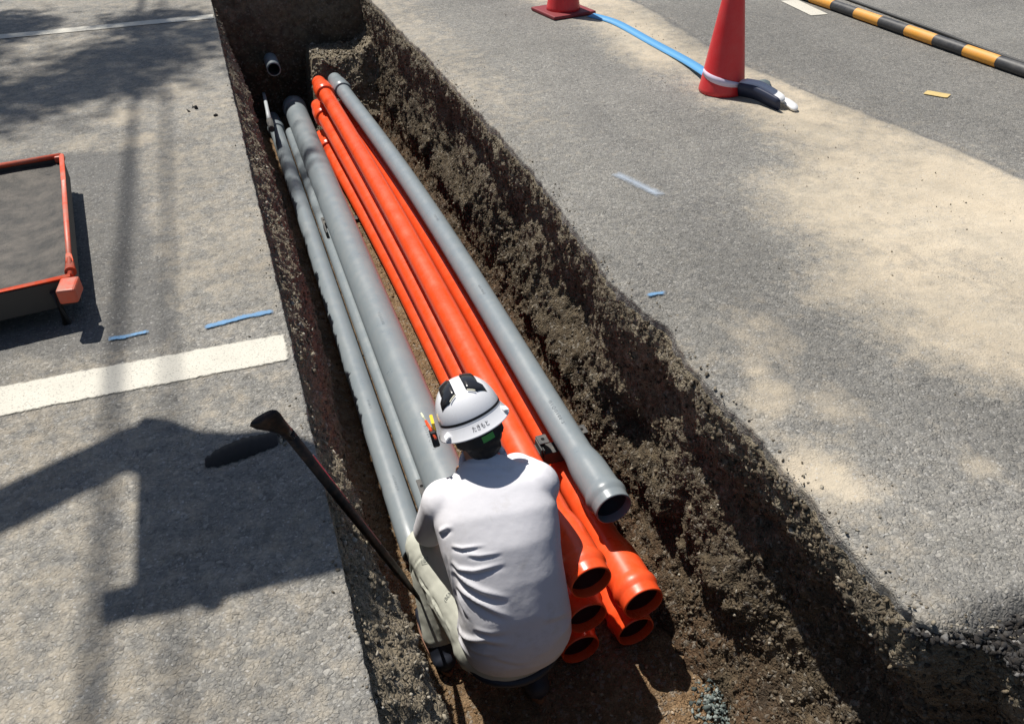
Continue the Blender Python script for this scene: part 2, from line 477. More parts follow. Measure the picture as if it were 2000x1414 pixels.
def lane(name, side):
    ys = np.concatenate([[-60, -20, -6], np.arange(-1.6, .5, .03), np.arange(.5, 4.5, .012), np.arange(4.5, 8.6, .02), [9, 9.5, 10, 12, 20, 60, 150]])
    t = np.concatenate([[0, 0, 0], np.arange(0, .05, .004), np.arange(.05, 3.9, .028), [4.2, 5, 7, 12, 30, 150]])
    if side < 0:
        X = left_edge(ys)[:, None] - t[None, :]
    else:
        X = right_edge(ys)[:, None] + t[None, :]
    Y = np.repeat(ys[:, None], len(t), 1)
    P = np.stack([X, Y, X * 0], -1)
    Z = .004 * fbm(P, 1.1, 3, 40) * (np.abs(Y - 3) < 6) + .0012 * fbm(P, 40, 2, 41)
    if side > 0:   # edge crumbles and sags towards the trench
        Z -= .022 * np.exp(-t[None, :] / .03) * (.6 + .8 * fbm(P, 6, 3, 42))
        Z -= .05 * sstep(.80, .68, Y) * sstep(.42, .2, t[None, :]) + .02 * sstep(.82, .7, Y) * sstep(.5, .3, t[None, :]) * (fbm(P, 30, 3, 43))
        # the joint line between patched lane and road
        Z -= .008 * np.exp(-((X - 3.38 + .22 * sstep(2.6, 4.6, Y) - .10 * sstep(4.8, 6.2, Y)) / .022) ** 2)
    else:
        Z -= .003 * np.exp(-t[None, :] / .006)
    rag = .010 * fbm(P, 22, 3, 44)
    for c_, dz_ in ((0, .052), (1, .034), (2, .012)):
        Z[:, c_] -= dz_; X[:, c_] += rag[:, c_] * (1, .8, .2)[c_] * (1 if side > 0 else .35)
    V = np.stack([X, Y, Z], -1).reshape(-1, 3)
    F = grid_faces(len(ys), len(t))
    if side < 0: F = F[:, ::-1]
    F = F[:, ::-1]
    return tag(npmesh(name, V, F, MAT['asphalt'], attrs={'wear_and_shade': wear_and_shade(X.ravel(), Y.ravel())}), kind='structure')
lane('pavement', -1)
lane('road', 1)
# pavement beyond the far end of the trench and behind the viewer
for nm, y0, y1 in (('pavement', YF, 150), ('pavement', -60, YN)):
    xs = np.linspace(XL - .02, XR + .2, 30); ys = np.linspace(y0, min(y1, y0 + 12) if y0 > 0 else y1, 60)
    X, Y = np.meshgrid(xs, ys, indexing='ij')
    V = np.stack([X, Y, X * 0 - .004], -1).reshape(-1, 3)
    tag(npmesh(nm, V, grid_faces(30, 60), MAT['asphalt'], attrs={'wear_and_shade': wear_and_shade(X.ravel(), Y.ravel())}), kind='structure')
# a sheet of ground far below everything out to the horizon
V = np.array([(-300, -300, -2.5), (300, -300, -2.5), (300, 300, -2.5), (-300, 300, -2.5)])
tag(npmesh('ground', V, [(0, 1, 2, 3)], MAT['floor'], smooth=False), kind='structure')

# ---- soil faces of the trench
def ridged(p, f, seed): return 1 - 2 * np.abs(fbm(p, f, 4, seed))

def wall_right(y, z):
    q = np.stack([y * 0, y, z], -1); q2 = np.stack([y * 0, y, z * .5], -1)
    d = -z
    x = right_edge(y) + .016 - .022 * sstep(.030, .055, d)
    x = x + .035 * sstep(.03, .35, d) - .055 * sstep(.25, 1.0, d)
    amp = sstep(.04, .14, d)
    x = x - amp * (.036 * fbm(q2, 2.2, 3, 50) + .026 * ridged(q2, 6.0, 51) + .024 * fbm(q, 19, 4, 53))
    # hollows where clods fell out; the largest, near one is shaped for its shade
    for cy, cz, ry, rz, a in ((2.95, -.46, .22, .17, .12), (2.25, -.62, .16, .12, .08), (1.55, -.42, .3, .13, .08), (3.9, -.5, .16, .2, .08), (1.15, -.62, .22, .2, .09), (5.2, -.45, .2, .2, .06), (2.0, -.28, .12, .08, .05), (1.0, -.38, .3, .14, .08), (7.4, -.62, .12, .11, .12), (.90, -.66, .38, .30, .15), (1.75, -.80, .25, .10, .05), (3.4, -.25, .2, .08, .04), (4.6, -.3, .25, .1, .05)):
        x = x + a * np.exp(-((y - cy) / ry) ** 2 - ((z - cz) / rz) ** 2)
    # foot of the wall runs out onto the floor
    x = x - .10 * sstep(.86, 1.08, d) * (1 + .5 * fbm(q, 4, 3, 55)) - .05 * np.exp(-((d - .70) / .08) ** 2) * (fbm(q, 3, 3, 56) > .05)
    return x

def wall_left(y, z):
    q = np.stack([y * 0 + 9, y, z], -1); d = -z
    x = left_edge(y) - .012 + .016 * sstep(.035, .06, d)
    bulge = .070 + .05 * fbm(np.stack([y, y * 0, y * 0], -1), .8, 2, 60) + .07 * sstep(1.75, 1.2, y)
    x = x + bulge * sstep(.045, .36, d) + .050 * sstep(.4, 1.05, d)
    amp = sstep(.035, .12, d)
    x = x + amp * (.022 * fbm(q, 3, 3, 61) + .020 * ridged(q, 7, 62) + .020 * fbm(q, 20, 4, 63))
    return x

def soil_face(name, fn, m, flip, ystep=.0068):
    ys = np.concatenate([np.arange(YN - .1, .4, .04), np.arange(.4, 4.6, ystep), np.arange(4.6, YF + .12, ystep * 2)])
    zs = -np.arange(.022, 1.12, ystep)
    Y, Z = np.meshgrid(ys, zs, indexing='ij')
    X = fn(Y, Z)
    q = np.stack([X, Y, Z], -1)
    fx = .011 * fbm(q, 48, 3, 70) * sstep(0.02, .06, -Z)
    X = X + fx * (-1 if flip else 1)
    Y2 = Y + .006 * fbm(q, 40, 2, 71) * sstep(0.02, .06, -Z)
    Z0 = np.where(Z == 0, -.0015, Z)
    V = np.stack([X, Y2, Z0], -1).reshape(-1, 3)
    F = grid_faces(len(ys), len(zs))
    if flip: F = F[:, ::-1]
    o = npmesh(name, V, F, m)
    return tag(o, kind='structure'), V
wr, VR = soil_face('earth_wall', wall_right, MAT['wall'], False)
wl, VL = soil_face('earth_wall', wall_left, MAT['gravel'], True)

def floor_z(x, y):
    p = np.stack([x, y, x * 0], -1)
    z = FZ + .016 * fbm(p, 3.5, 4, 80) + .008 * fbm(p, 16, 3, 81) + .004 * fbm(p, 60, 2, 82)
    z = z + .10 * sstep(1.12, 1.30, x + .03 * fbm(p, 3, 3, 83)) - .02 * np.exp(-((x - 1.10 - .02 * fbm(p, 4, 2, 84)) / .02) ** 2)
    z = z + .05 * sstep(.27, .12, x)
    return z
xs = np.arange(.05, 1.46, .009); ys = np.concatenate([np.arange(YN - .1, .8, .04), np.arange(.8, 4.4, .009), np.arange(4.4, YF + .1, .02)])
X, Y = np.meshgrid(xs, ys, indexing='ij')
V = np.stack([X, Y, floor_z(X, Y)], -1).reshape(-1, 3)
tag(npmesh('trench_floor', V, grid_faces(len(xs), len(ys)), MAT['floor']), kind='structure')
VF = V
# far and near ends
def end_face(name, y0, sgn):
    xs = np.arange(-.05, 1.45, .012); zs = -np.arange(0, 1.14, .012)
    X, Z = np.meshgrid(xs, zs, indexing='ij')
    q = np.stack([X, X * 0 + y0, Z], -1)
    Y = y0 + sgn * (.03 * fbm(q, 3, 3, 90) + .014 * fbm(q, 14, 4, 91)) * sstep(0, .1, -Z) - .003 * sgn
    V = np.stack([X, Y, Z - .002], -1).reshape(-1, 3)
    F = grid_faces(len(xs), len(zs))
    if sgn > 0: F = F[:, ::-1]
    return tag(npmesh(name, V, F, MAT['wall']), kind='structure')
end_face('earth_wall', YF, -1)
end_face('earth_wall', YN, 1)

# unexcavated ledge of soil at the far right corner (pipes run into it)
xs = np.arange(.66, 1.40, .010); ts = np.linspace(0, 1, 110)
X, T = np.meshgrid(xs, ts, indexing='ij')
Ya = np.where(T < .55, 7.05 + .38 * (T / .55), 7.43 + (T - .55) / .45 * .56)
Za = np.where(T < .55, -1.10 + .62 * (T / .55) ** 1.15, -.48 + .03 * (T - .55))
q = np.stack([X, Ya, Za], -1)
edge = sstep(.66, .76, X + .04 * fbm(q, 5, 3, 95))
Ya = Ya + .07 * fbm(q, 4, 4, 96) + .03 * fbm(q, 16, 3, 97)
Za = -1.12 + (Za + 1.12) * edge + .05 * fbm(q, 5, 4, 98) * edge + .016 * fbm(q, 20, 3, 99) + .10 * sstep(1.12, 1.3, X) * sstep(.45, .6, T)
V = np.stack([X, Ya, Za], -1).reshape(-1, 3)
VLEDGE = V
tag(npmesh('soil_ledge', V, grid_faces(len(xs), len(ts))[:, ::1], MAT['gravel']), kind='structure')

# ---- crumbs and stones lying on the soil faces
def stones(name, pts, nrm, sizes, m, kind='stuff', label=None, cat=None, parent=None):
    t = (1 + 5 ** .5) / 2
    ico = np.array([(-1, t, 0), (1, t, 0), (-1, -t, 0), (1, -t, 0), (0, -1, t), (0, 1, t), (0, -1, -t), (0, 1, -t), (t, 0, -1), (t, 0, 1), (-t, 0, -1), (-t, 0, 1)]) / np.hypot(1, t)
    fi = np.array([(0, 11, 5), (0, 5, 1), (0, 1, 7), (0, 7, 10), (0, 10, 11), (1, 5, 9), (5, 11, 4), (11, 10, 2), (10, 7, 6), (7, 1, 8), (3, 9, 4), (3, 4, 2), (3, 2, 6), (3, 6, 8), (3, 8, 9), (4, 9, 5), (2, 4, 11), (6, 2, 10), (8, 6, 7), (9, 8, 1)])
    n = len(pts)
    base = ico[None] * (1 + .42 * rng.standard_normal((n, 12, 1)).clip(-1.2, 1.2))
    sc = sizes[:, None, None] * rng.uniform(.40, 1.20, (n, 1, 3))
    A = rng.standard_normal((n, 3, 3)); Q, _ = np.linalg.qr(A)
    v = np.einsum('nij,nkj->nki', Q, base * sc) + pts[:, None, :] + nrm[:, None, :] * sizes[:, None, None] * .25
    f = (fi[None] + 12 * np.arange(n)[:, None, None]).reshape(-1, 3)
    rnd = np.repeat(rng.random(n), 12)
    o = npmesh(name, v.reshape(-1, 3), f, m, parent=parent, smooth=False, attrs={'rnd': rnd})
    tag(o, label, cat, None, kind)
    return o

def stone_mat(name, stops):
    m = mat(name, rough=.92, spec=.25); b = NB(m)
    c = b.ramp(b.attr('rnd').outputs['Fac'], stops)
    c = b.mix(b.rf(b.noise(90, 4, .7), .4, .7, 0, .55), c, (.07, .055, .04))
    b.out(c, None, b.bump(b.noise(240, 3, .7), .003, .8)); return m
MAT['crumb_dark'] = stone_mat('soil_crumbs', [(0, (.04, .031, .022)), (.5, (.095, .074, .05)), (.85, (.17, .135, .09)), (.97, (.26, .22, .16)), (1, (.42, .38, .31))])
MAT['crumb_light'] = stone_mat('gravel_crumbs', [(0, (.10, .085, .06)), (.4, (.20, .17, .13)), (.8, (.32, .28, .21)), (1, (.50, .46, .39))])
MAT['crumb_floor'] = stone_mat('floor_crumbs', [(0, (.12, .07, .035)), (.5, (.26, .165, .085)), (.9, (.42, .30, .18)), (1, (.55, .45, .34))])
MAT['crumb_black'] = stone_mat('asphalt_lumps', [(0, (.010, .010, .011)), (.7, (.034, .034, .036)), (.95, (.09, .09, .09)), (1, (.36, .35, .33))])

def sample_wall(fn, n, ylo, yhi, zlo, zhi, nx, zbias=1.0):
    u = rng.random(n); y = ylo + (yhi - ylo) * u ** 1.5
    z = zlo + (zhi - zlo) * rng.random(n) ** zbias
    x = fn(y, z)
    e = .006
    dy = (fn(y + e, z) - x) / e; dz = (fn(y, z + e) - x) / e
    nr = np.stack([np.full(n, 1.), -dy, -dz], -1) * nx
    nr /= np.linalg.norm(nr, axis=1, keepdims=True)
    return np.stack([x, y, z], -1), nr
def sizes(n, a, b, p=2.5): return a + (b - a) * rng.random(n) ** p
k_ = rng.integers(0, len(VLEDGE), 2600); p = VLEDGE[k_] + rng.normal(0, .006, (2600, 3)) * [1, 1, .2]
stones('ledge_crumbs', p, np.tile([0, 0, 1.], (2600, 1)), sizes(2600, .004, .016, 2.6), MAT['crumb_light'])
p, nr = sample_wall(wall_right, 34000, .35, 8.2, -.03, -1.05, -1)
stones('soil_crumbs', p, nr, sizes(len(p), .0022, .0095, 3.4), MAT['crumb_dark'])
p, nr = sample_wall(wall_left, 17000, .35, 8.0, -.05, -.95, 1)
stones('gravel_crumbs', p, nr, sizes(len(p), .0022, .011, 3.4), MAT['crumb_light'])
n = 20000
fx = rng.uniform(.12, 1.30, n); fy = .9 + 6.6 * rng.random(n) ** 1.8
p = np.stack([fx, fy, floor_z(fx, fy)], -1)
stones('floor_crumbs', p, np.tile([0, 0, 1.], (n, 1)), sizes(n, .002, .009, 3.4), MAT['crumb_floor'])
n = 7000   # black crumbled asphalt at the broken corner
fy = rng.uniform(.30, .80, n); fx = right_edge(fy) + rng.random(n) * .32 - .03
k = (fx - 1.2) * .2 + fy < 1.0
p = np.stack([fx, fy, -.045 + .012 * rng.random(n)], -1)[k]
stones('asphalt_crumbs', p, np.tile([0, 0, 1.], (len(p), 1)), sizes(len(p), .003, .012, 2.4), MAT['crumb_black'])
n = 3200   # coarse grains of spilled soil on the dusty part of the road
fy = 1.0 + 5.5 * rng.random(n) ** 1.2; fx = rng.uniform(1.35, 3.2, n); kk = rng.random(n) < wear_and_shade(fx, fy)[:, 0] * .35 + .02
p = np.stack([fx, fy, np.full(n, .001)], -1)[kk]
stones('spilled_grit', p, np.tile([0, 0, 1.], (len(p), 1)), sizes(len(p), .0012, .0045, 3), MAT['crumb_light'])
n = 900    # loose grit by the cut edges
fy = .4 + 5 * rng.random(n) ** 1.5; sd = rng.random(n) < .75
fx = np.where(sd, right_edge(fy) + np.abs(rng.normal(0, .05, n)), left_edge(fy) - np.abs(rng.normal(0, .03, n)))
p = np.stack([fx, fy, np.where(sd, -.004, .0)], -1)
stones('loose_grit', p, np.tile([0, 0, 1.], (n, 1)), sizes(n, .0018, .006, 2.5), MAT['crumb_light'])
for x, y, s, lb in ((-.20, 5.02, .016, 'largest of the small dark pebbles on the left pavement'), (-.24, 4.98, .013, 'dark pebble farthest from the trench in the small pebble cluster'), (-.10, 4.85, .014, 'dark pebble nearest the trench edge, apart from its cluster'), (-.215, 5.045, .011, 'tiniest dark pebble, touching the far side of its cluster')):
    o = stones('pebble', np.array([(x, y, .004)]), np.array([(0, 0, 1.)]), np.array([s]), MAT['crumb_black'], kind='thing')
    tag(o, lb, 'pebble', 'dark pebbles on the pavement')

# ---- painted marks (thin sheets on the asphalt)
def strip(name, pts, width, m, z=.004, soft=.018, cat=None, res=.012):
    """paint following a polyline; 'edge' fades towards the rim"""
    pts = [Vector((*p, 0)) for p in pts]; V = []; E = []
    rows = []
    for a, c in zip(pts[:-1], pts[1:]):
        n = max(2, int((c - a).length / res))
        for k in range(n): rows.append(a.lerp(c, k / n))
    rows.append(pts[-1]); L = len(rows); nv = max(5, int(width / .008))
    for i, p in enumerate(rows):
        d = (rows[min(i + 1, L - 1)] - rows[max(i - 1, 0)]).normalized(); s = Vector((-d.y, d.x, 0))
        for j in range(nv + 1):
            t = (j / nv - .5) * width
            V.append(p + s * t)
            E.append(min((width / 2 - abs(t)) / soft, i * res / soft, (L - 1 - i) * res / soft, 1))
    V = np.array([(v.x, v.y, 0) for v in V])
    V[:, 2] = z + .004 * fbm(np.stack([V[:, 0], V[:, 1], V[:, 0] * 0], -1), 1.1, 3, 40)
    return tag(npmesh(name, V, grid_faces(L, nv + 1), m, attrs={'edge': np.array(E)}), kind='structure')
strip('painted_line', [(-3.0, 2.435), (-.75, 2.428), (.017, 2.405)], .192, MAT['white_paint'], soft=.03)
strip('painted_line', [(-4, 7.22), (-1.2, 7.21), (.02, 7.19)], .155, MAT['white_paint'])
strip('painted_line', [(4.30, 5.36), (4.36, 5.85)], .15, MAT['white_paint'], soft=.01)
strip('blue_survey_mark', [(-.266, 2.625), (-.13, 2.645), (-.005, 2.648)], .052, MAT['blue_chalk'], z=.006, soft=.022)
strip('blue_survey_mark', [(-.585, 2.672), (-.52, 2.665), (-.43, 2.672)], .046, MAT['blue_chalk'], z=.006, soft=.020)
strip('blue_survey_mark', [(1.275, 2.262), (1.33, 2.262), (1.375, 2.250)], .05, MAT['blue_chalk'], z=.006, soft=.024)
strip('chalk_mark', [(1.64, 3.31), (1.68, 3.19), (1.74, 2.99)], .085, MAT['pale_chalk'], z=.006, soft=.042)
strip('yellow_survey_mark', [(3.79, 3.68), (3.86, 3.57)], .075, MAT['yellow_paint'], z=.006, soft=.01)

# ================================================================= PIPES
def ink_line(parent, x, z, r, y0, body, size, ang, m=None, sl=0.0, bowv=0.0):
    """lettering printed along a pipe that runs in y; ang = angle round the pipe from straight up (towards -x positive)"""
    def bend(co):
        a = ang + co.y / r
        rr = r + .0006
        yy = y0 - co.x; bw = bowv * math.sin(math.pi * min(1, max(0, (yy - 2.13) / 5.0))) ** 1.2
        return Vector((x + bw + sl * (yy - 1.7) - rr * math.sin(a), y0 - co.x, z + rr * math.cos(a)))
    o = text('print_marking', body, m or MAT['ink'], size, None, parent, bend)
    return o

def pipe(name, x, z, r, y0, y1, m, label, cat='pipe', group=None, near='plain', far='plain', bell=None, wallk=.006, ins=None, dx=0.0, dz=0.0, bow=0.0):
    root = empty(name, (x, y0, z))
    tag(root, label, cat, group)
    A = Vector((x, y0, z)); BOW[0] = (bow, y0, y1); B = Vector((x + dx, y1, z + dz)); L = (B - A).length
    rb = bell or r * 1.27
    prof = []
    inner = []
    if near == 'bell':   # t=0 is the mouth
        prof = [(0, rb * .90), (.001, rb * .955), (.006, rb * .965), (.034, rb * .965), (.042, rb * .985), (.052, rb * 1.055), (.066, rb * 1.075), (.080, rb * 1.05), (.090, rb * .995), (.100, rb * .98),
                (.205, rb * .975), (.225, rb * .96), (.26, (rb + r) / 2), (.295, r * 1.02), (.31, r)]
        inner = [(0, rb * .90), (.004, rb * .885), (.034, rb * .88)]
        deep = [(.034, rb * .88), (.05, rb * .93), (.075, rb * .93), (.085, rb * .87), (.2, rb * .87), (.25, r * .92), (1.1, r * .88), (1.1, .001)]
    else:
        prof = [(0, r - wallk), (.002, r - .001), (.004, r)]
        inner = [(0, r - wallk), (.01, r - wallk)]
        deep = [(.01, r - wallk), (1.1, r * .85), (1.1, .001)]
    if far == 'joint':   # this pipe ends in a coupling socket of the next pipe
        jl = L - .34
        prof += [(jl - .05, r), (L, r)]
    else:
        prof += [(L, r)]
    # resample long straight part
    out = []
    for (t0, r0), (t1, r1) in zip(prof[:-1], prof[1:]):
        out.append((t0, r0))
        if t1 - t0 > .5:
            n = int((t1 - t0) / .15)
            out += [(t0 + (t1 - t0) * k / n, r0 + (r1 - r0) * k / n) for k in range(1, n)]
    out.append(prof[-1])
    b = lathe('pipe_body', out, A, B, m, root, 48); place(b, root)
    i = lathe('mouth_lip', inner, A, B, m, root, 40); place(i, root)
    i = lathe('pipe_inside', deep, A, B, ins or MAT['red_inside_shade'], root, 40); place(i, root)
    if far == 'joint':
        d = (B - A).normalized()
        J = A + d * (L - .34)
        j = lathe('socket_collar', [(0, r + .001), (.0005, rb * .97), (.03, rb * .97), (.036, rb * 1.0), (.046, rb * 1.06), (.06, rb * 1.06), (.07, rb * .99), (.19, rb * .97), (.25, r * 1.05), (.34, r)], J, J + d, m, root, 48)
        place(j, root)
    BOW[0] = None
    return root

xl, xr = .783, .992
OG = 'orange cable ducts stacked in the trench'
gp = MAT['grey_pipe']; op = MAT['orange_pipe']; di = MAT['grey_inside_shade']
P_ = {}
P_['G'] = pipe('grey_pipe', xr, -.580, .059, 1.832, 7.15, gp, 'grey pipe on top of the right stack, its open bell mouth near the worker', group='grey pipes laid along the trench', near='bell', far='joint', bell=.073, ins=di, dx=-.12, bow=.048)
P_['D'] = pipe('orange_pipe', xr, -.785, .059, 1.560, 7.06, op, 'orange pipe under the bell-mouthed grey pipe, its own bell rightmost of the orange ones', group=OG, near='bell', far='joint', bell=.078, dx=-.09, bow=.034)
P_['E'] = pipe('orange_pipe', xr, -.985, .059, 1.590, 7.2, op, 'lowest orange pipe of the right stack, bell mouth just below another bell', group=OG, near='bell', bell=.076, dx=-.09, bow=.034)
P_['A'] = pipe('orange_pipe', xl, -.580, .058, 1.560, 7.12, op, 'topmost orange pipe of the left stack, passing just right of the hard hat', group=OG, near='bell', far='joint', bell=.076, dx=-.05, bow=.024)
P_['B'] = pipe('orange_pipe', xl, -.785, .058, 1.572, 7.16, op, 'middle orange pipe of the left stack, its bell half hidden by the white shirt', group=OG, near='bell', far='joint', bell=.076, dx=-.085, bow=.024)
P_['C'] = pipe('orange_pipe', xl - .01, -.985, .058, 1.590, 6.97, op, 'bottom orange pipe of the left stack, bell mouth beside the shirt hem', group=OG, near='bell', far='joint', bell=.076, dx=-.10, bow=.036)
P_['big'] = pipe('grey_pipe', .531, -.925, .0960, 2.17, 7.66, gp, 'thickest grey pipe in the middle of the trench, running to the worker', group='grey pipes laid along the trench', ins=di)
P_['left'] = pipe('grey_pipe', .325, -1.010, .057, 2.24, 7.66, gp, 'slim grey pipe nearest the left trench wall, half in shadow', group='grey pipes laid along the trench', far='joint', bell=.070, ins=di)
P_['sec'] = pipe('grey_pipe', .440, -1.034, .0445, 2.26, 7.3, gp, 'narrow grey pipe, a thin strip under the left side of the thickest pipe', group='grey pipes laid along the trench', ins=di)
# socket ring on the far end of the thick pipe
o = lathe('end_collar', [(0, .0965), (.002, .103), (.12, .105), (.14, .103), (.145, .08)], (.532, 7.50, -.925), (.532, 8, -.925), gp, P_['big'], 48); place(o, P_['big'])
root = empty('grey_pipe', (.412, 7.62, -.555)); tag(root, 'short grey pipe mouth poking out of the dark end wall above the others', 'pipe', 'grey pipes laid along the trench')
o = lathe('pipe_body', [(0, .050), (.001, .060), (.4, .060)], (.412, 7.56, -.555), (.425, 9, -.555), gp, root, 40); place(o, root)
o = lathe('pipe_inside', [(0, .050), (.5, .050), (.5, .001)], (.412, 7.56, -.555), (.425, 9, -.555), MAT['grey_inside_shade'], root, 36); place(o, root)
# faded print along the pipes
for k, (key, x, z, r, ang, ys, body, s) in enumerate((
        ('G', xr, -.580, .059, .12, 2.34, 'U 1 ◇ U 1 0 0 : 2 .', .020), ('G', xr, -.580, .059, .12, 3.35, 'V U 1 0 0 ◇', .018), ('G', xr, -.580, .059, .12, 4.2, 'U ◇ 1 0 0', .018),
        ('big', .531, -.925, .0960, .10, 2.72, 'V U 2 0 0  ◇ U : 1', .022), ('big', .531, -.925, .0960, .10, 3.75, 'U ◇ V U 2 0 0', .020),
        ('left', .325, -1.010, .057, -.1, 2.62, 'V U 1 0 0 ◇ U', .016), ('left', .325, -1.010, .057, -.1, 3.2, 'U 1 0 0 : 2', .016),
        ('B', xl, -.785, .058, -.5, 1.70, '1 3 0', .022))):
    o = ink_line(P_[key], x, z, r, ys, body, s, ang, MAT['ink_black'] if key == 'B' else None, {'G': -.12 / 5.3, 'B': -.085 / 5.6}.get(key, 0), .048 if key == 'G' else 0)
    place(o, P_[key])
# small loose conduit by the left wall at the far end
root = empty('conduit', (.275, 7.0, -.80)); tag(root, 'thin pale conduit with a black end standing by the left wall at the far end', 'conduit')
o = tube('conduit_tube', [(.300, 8.0, -.86), (.292, 7.65, -.80), (.278, 7.25, -.80), (.270, 7.02, -.81)], [.014, .014, .016, .022], mat('pale_conduit', (.42, .45, .47), .5), root, 14); place(o, root)
o = tube('end_cap', [(.270, 7.02, -.81), (.267, 6.84, -.82)], .026, MAT['black_plastic'], root, 14); place(o, root)

# ---- spacer saddles
def holes_plate(name, c, sx, sy, parent, t=.006):
    o = box(name, c, (sx, sy, t), MAT['black_plastic'], parent, bevel=.0015); place(o, parent)
    h = lathe('bolt_hole', [(0, .0075), (.0012, .0075)], (c[0], c[1], c[2] + t / 2), (c[0], c[1], c[2] + 1), mat('hole_black', (.004, .004, .004), 1), parent, 14, cap=True); place(h, parent)
def saddle(y, label):
    root = empty('pipe_spacer', (.88, y, -.685)); tag(root, label, 'spacer', 'black spacers between the stacked pipes')
    m = MAT['black_plastic']
    for x in (.893, 1.062):
        holes_plate('lug', (x, y, -.600), .042, .05, root)
        o = box('lug_web', (x, y + .028, -.64), (.040, .006, .078), m, root, bevel=.001); place(o, root)
    holes_plate('small_lug', (.850, y - .02, -.628), .030, .06, root)
    o = box('rib', (.872, y - .012, -.632), (.006, .075, .05), m, root, bevel=.001); place(o, root)
    o = box('rib', (.882, y - .018, -.636), (.004, .065, .05), m, root, bevel=.001); place(o, root)
    # cradle block with cut-outs for the pipes
    bm = bmesh.new()
    xs_ = np.linspace(.70, 1.075, 40); top = []; bot = []
    for x in xs_:
        zt = -.655; zb = -.715
        for cx, cz in ((xl, -.58), (xr, -.58)):
            d = (.0600 ** 2 - (x - cx) ** 2)
            if d > 0: zt = min(zt, cz - math.sqrt(d) )
        for cx, cz in ((xl, -.785), (xr, -.785)):
            d = (.0600 ** 2 - (x - cx) ** 2)
            if d > 0: zb = max(zb, cz + math.sqrt(d))
        if zt - zb < .004: zb = zt - .004
        top.append(zt); bot.append(zb)
    vv = []
    for yy in (y - .03, y + .03):
        vv.append([bm.verts.new((x, yy, t)) for x, t in zip(xs_, top)]); vv.append([bm.verts.new((x, yy, t)) for x, t in zip(xs_, bot)])
    for k in range(39):
        bm.faces.new((vv[0][k], vv[0][k + 1], vv[2][k + 1], vv[2][k])); bm.faces.new((vv[1][k], vv[3][k], vv[3][k + 1], vv[1][k + 1]))
        bm.faces.new((vv[0][k], vv[1][k], vv[1][k + 1], vv[0][k + 1])); bm.faces.new((vv[2][k], vv[2][k + 1], vv[3][k + 1], vv[3][k]))
    for k in (0, 39): bm.faces.new((vv[0][k], vv[2][k], vv[3][k], vv[1][k]))
    bmesh.ops.recalc_face_normals(bm, faces=bm.faces)
    o = bmobj('cradle', bm, m, root); place(o, root)
saddle(2.29, 'black plastic spacer with square lugs gripping the grey pipe behind the worker')
for y, label in ((2.56, 'black clip beside the thick grey pipe, left of the worker shoulder'), (5.30, 'black clip beside the thick grey pipe halfway down the trench')):
    root = empty('pipe_clip', (.43, y, -.98)); tag(root, label, 'clip', 'black clips beside the thick grey pipe')
    holes_plate('lug', (.432, y, -.955), .030, .09, root)
    o = box('lug_web', (.424, y - .12, -.975), (.012, .15, .05), MAT['black_plastic'], root, bevel=.002); place(o, root)
    o = box('foot', (.438, y, -.99), (.020, .07, .06), MAT['black_plastic'], root, bevel=.002); place(o, root)
# base sleepers under the stacks (dark supports peeping out by the gravel strip)
for y in (2.29, 5.45):
    root = box('base_block', (.86, y, -1.062), (.42, .06, .038), MAT['black_plastic'], bevel=.004)
    tag(root, 'black base block under the stacked pipes, %s' % ('near the worker' if y < 3 else 'half way down the trench'), 'spacer')

# crumpled grey-green scrap at the bottom
n = 260
pp = np.stack([rng.normal(1.13, .035, n), rng.normal(1.25, .045, n), FZ + .03 + rng.random(n) * .022], -1)
o = stones('crushed_rubble', pp, np.tile([0, 0, 1.], (n, 1)), sizes(n, .004, .013), stone_mat('teal_rubble', [(0, (.05, .07, .07)), (.6, (.15, .19, .18)), (1, (.34, .38, .36))]))

# ================================================================= TOOL BAR
steel = mat('dark_steel', (.055, .045, .042), .42, .75)
b = NB(steel); b.out(b.mix(b.rf(b.noise(30, 5, .7), .45, .65), (.022, .02, .02), (.060, .038, .03)), b.rf(b.noise(14, 4), .3, .7, .35, .65), b.bump(b.noise(160, 3), .001, .5))
root = empty('digging_bar', (.34, 1.90, -1.05)); tag(root, 'long dark steel digging bar with flared head leaning on the left trench edge', 'digging bar')
b0 = Vector((.335, 1.915, -1.06)); h0 = Vector((-.058, 1.605, .345)); dd = (h0 - b0).normalized()
o = tube('shaft', [b0, b0 + dd * .5, h0 - dd * .07], [.011, .0135, .0145], steel, root, 16); place(o, root)
side = Vector((-.90, -.1, -.42)); side = (side - dd * side.dot(dd)).normalized(); nn_ = dd.cross(side)
bm = bmesh.new(); rings = []
for t, wd, th, off in ((-.09, .0145, .0145, 0), (-.05, .017, .015, .004), (-.02, .025, .014, .012), (.005, .034, .013, .020), (.022, .036, .012, .024), (.03, .030, .008, .024)):
    rr = []
    for k in range(18):
        a = 2 * math.pi * k / 18
        rr.append(bm.verts.new(h0 + dd * (t - .25 * off) + side * (off + wd * math.cos(a)) + nn_ * th * math.sin(a) ))
    rings.append(rr)
for r1, r2 in zip(rings[:-1], rings[1:]):
    for k in range(18): bm.faces.new((r1[k], r1[(k + 1) % 18], r2[(k + 1) % 18], r2[k]))
bm.faces.new(rings[-1]); bm.faces.new(rings[0][::-1]); bmesh.ops.recalc_face_normals(bm, faces=bm.faces)
o = bmobj('flared_head', bm, steel, root, True); place(o, root)
red = mat('red_edge', (.22, .02, .03), .5)
o = tube('red_stripe', [b0 + dd * .75 + nn_ * .004 + Vector((.0105, 0, .006)), h0 - dd * .2 + Vector((.0115, 0, .006))], .0035, red, root, 6); place(o, root)

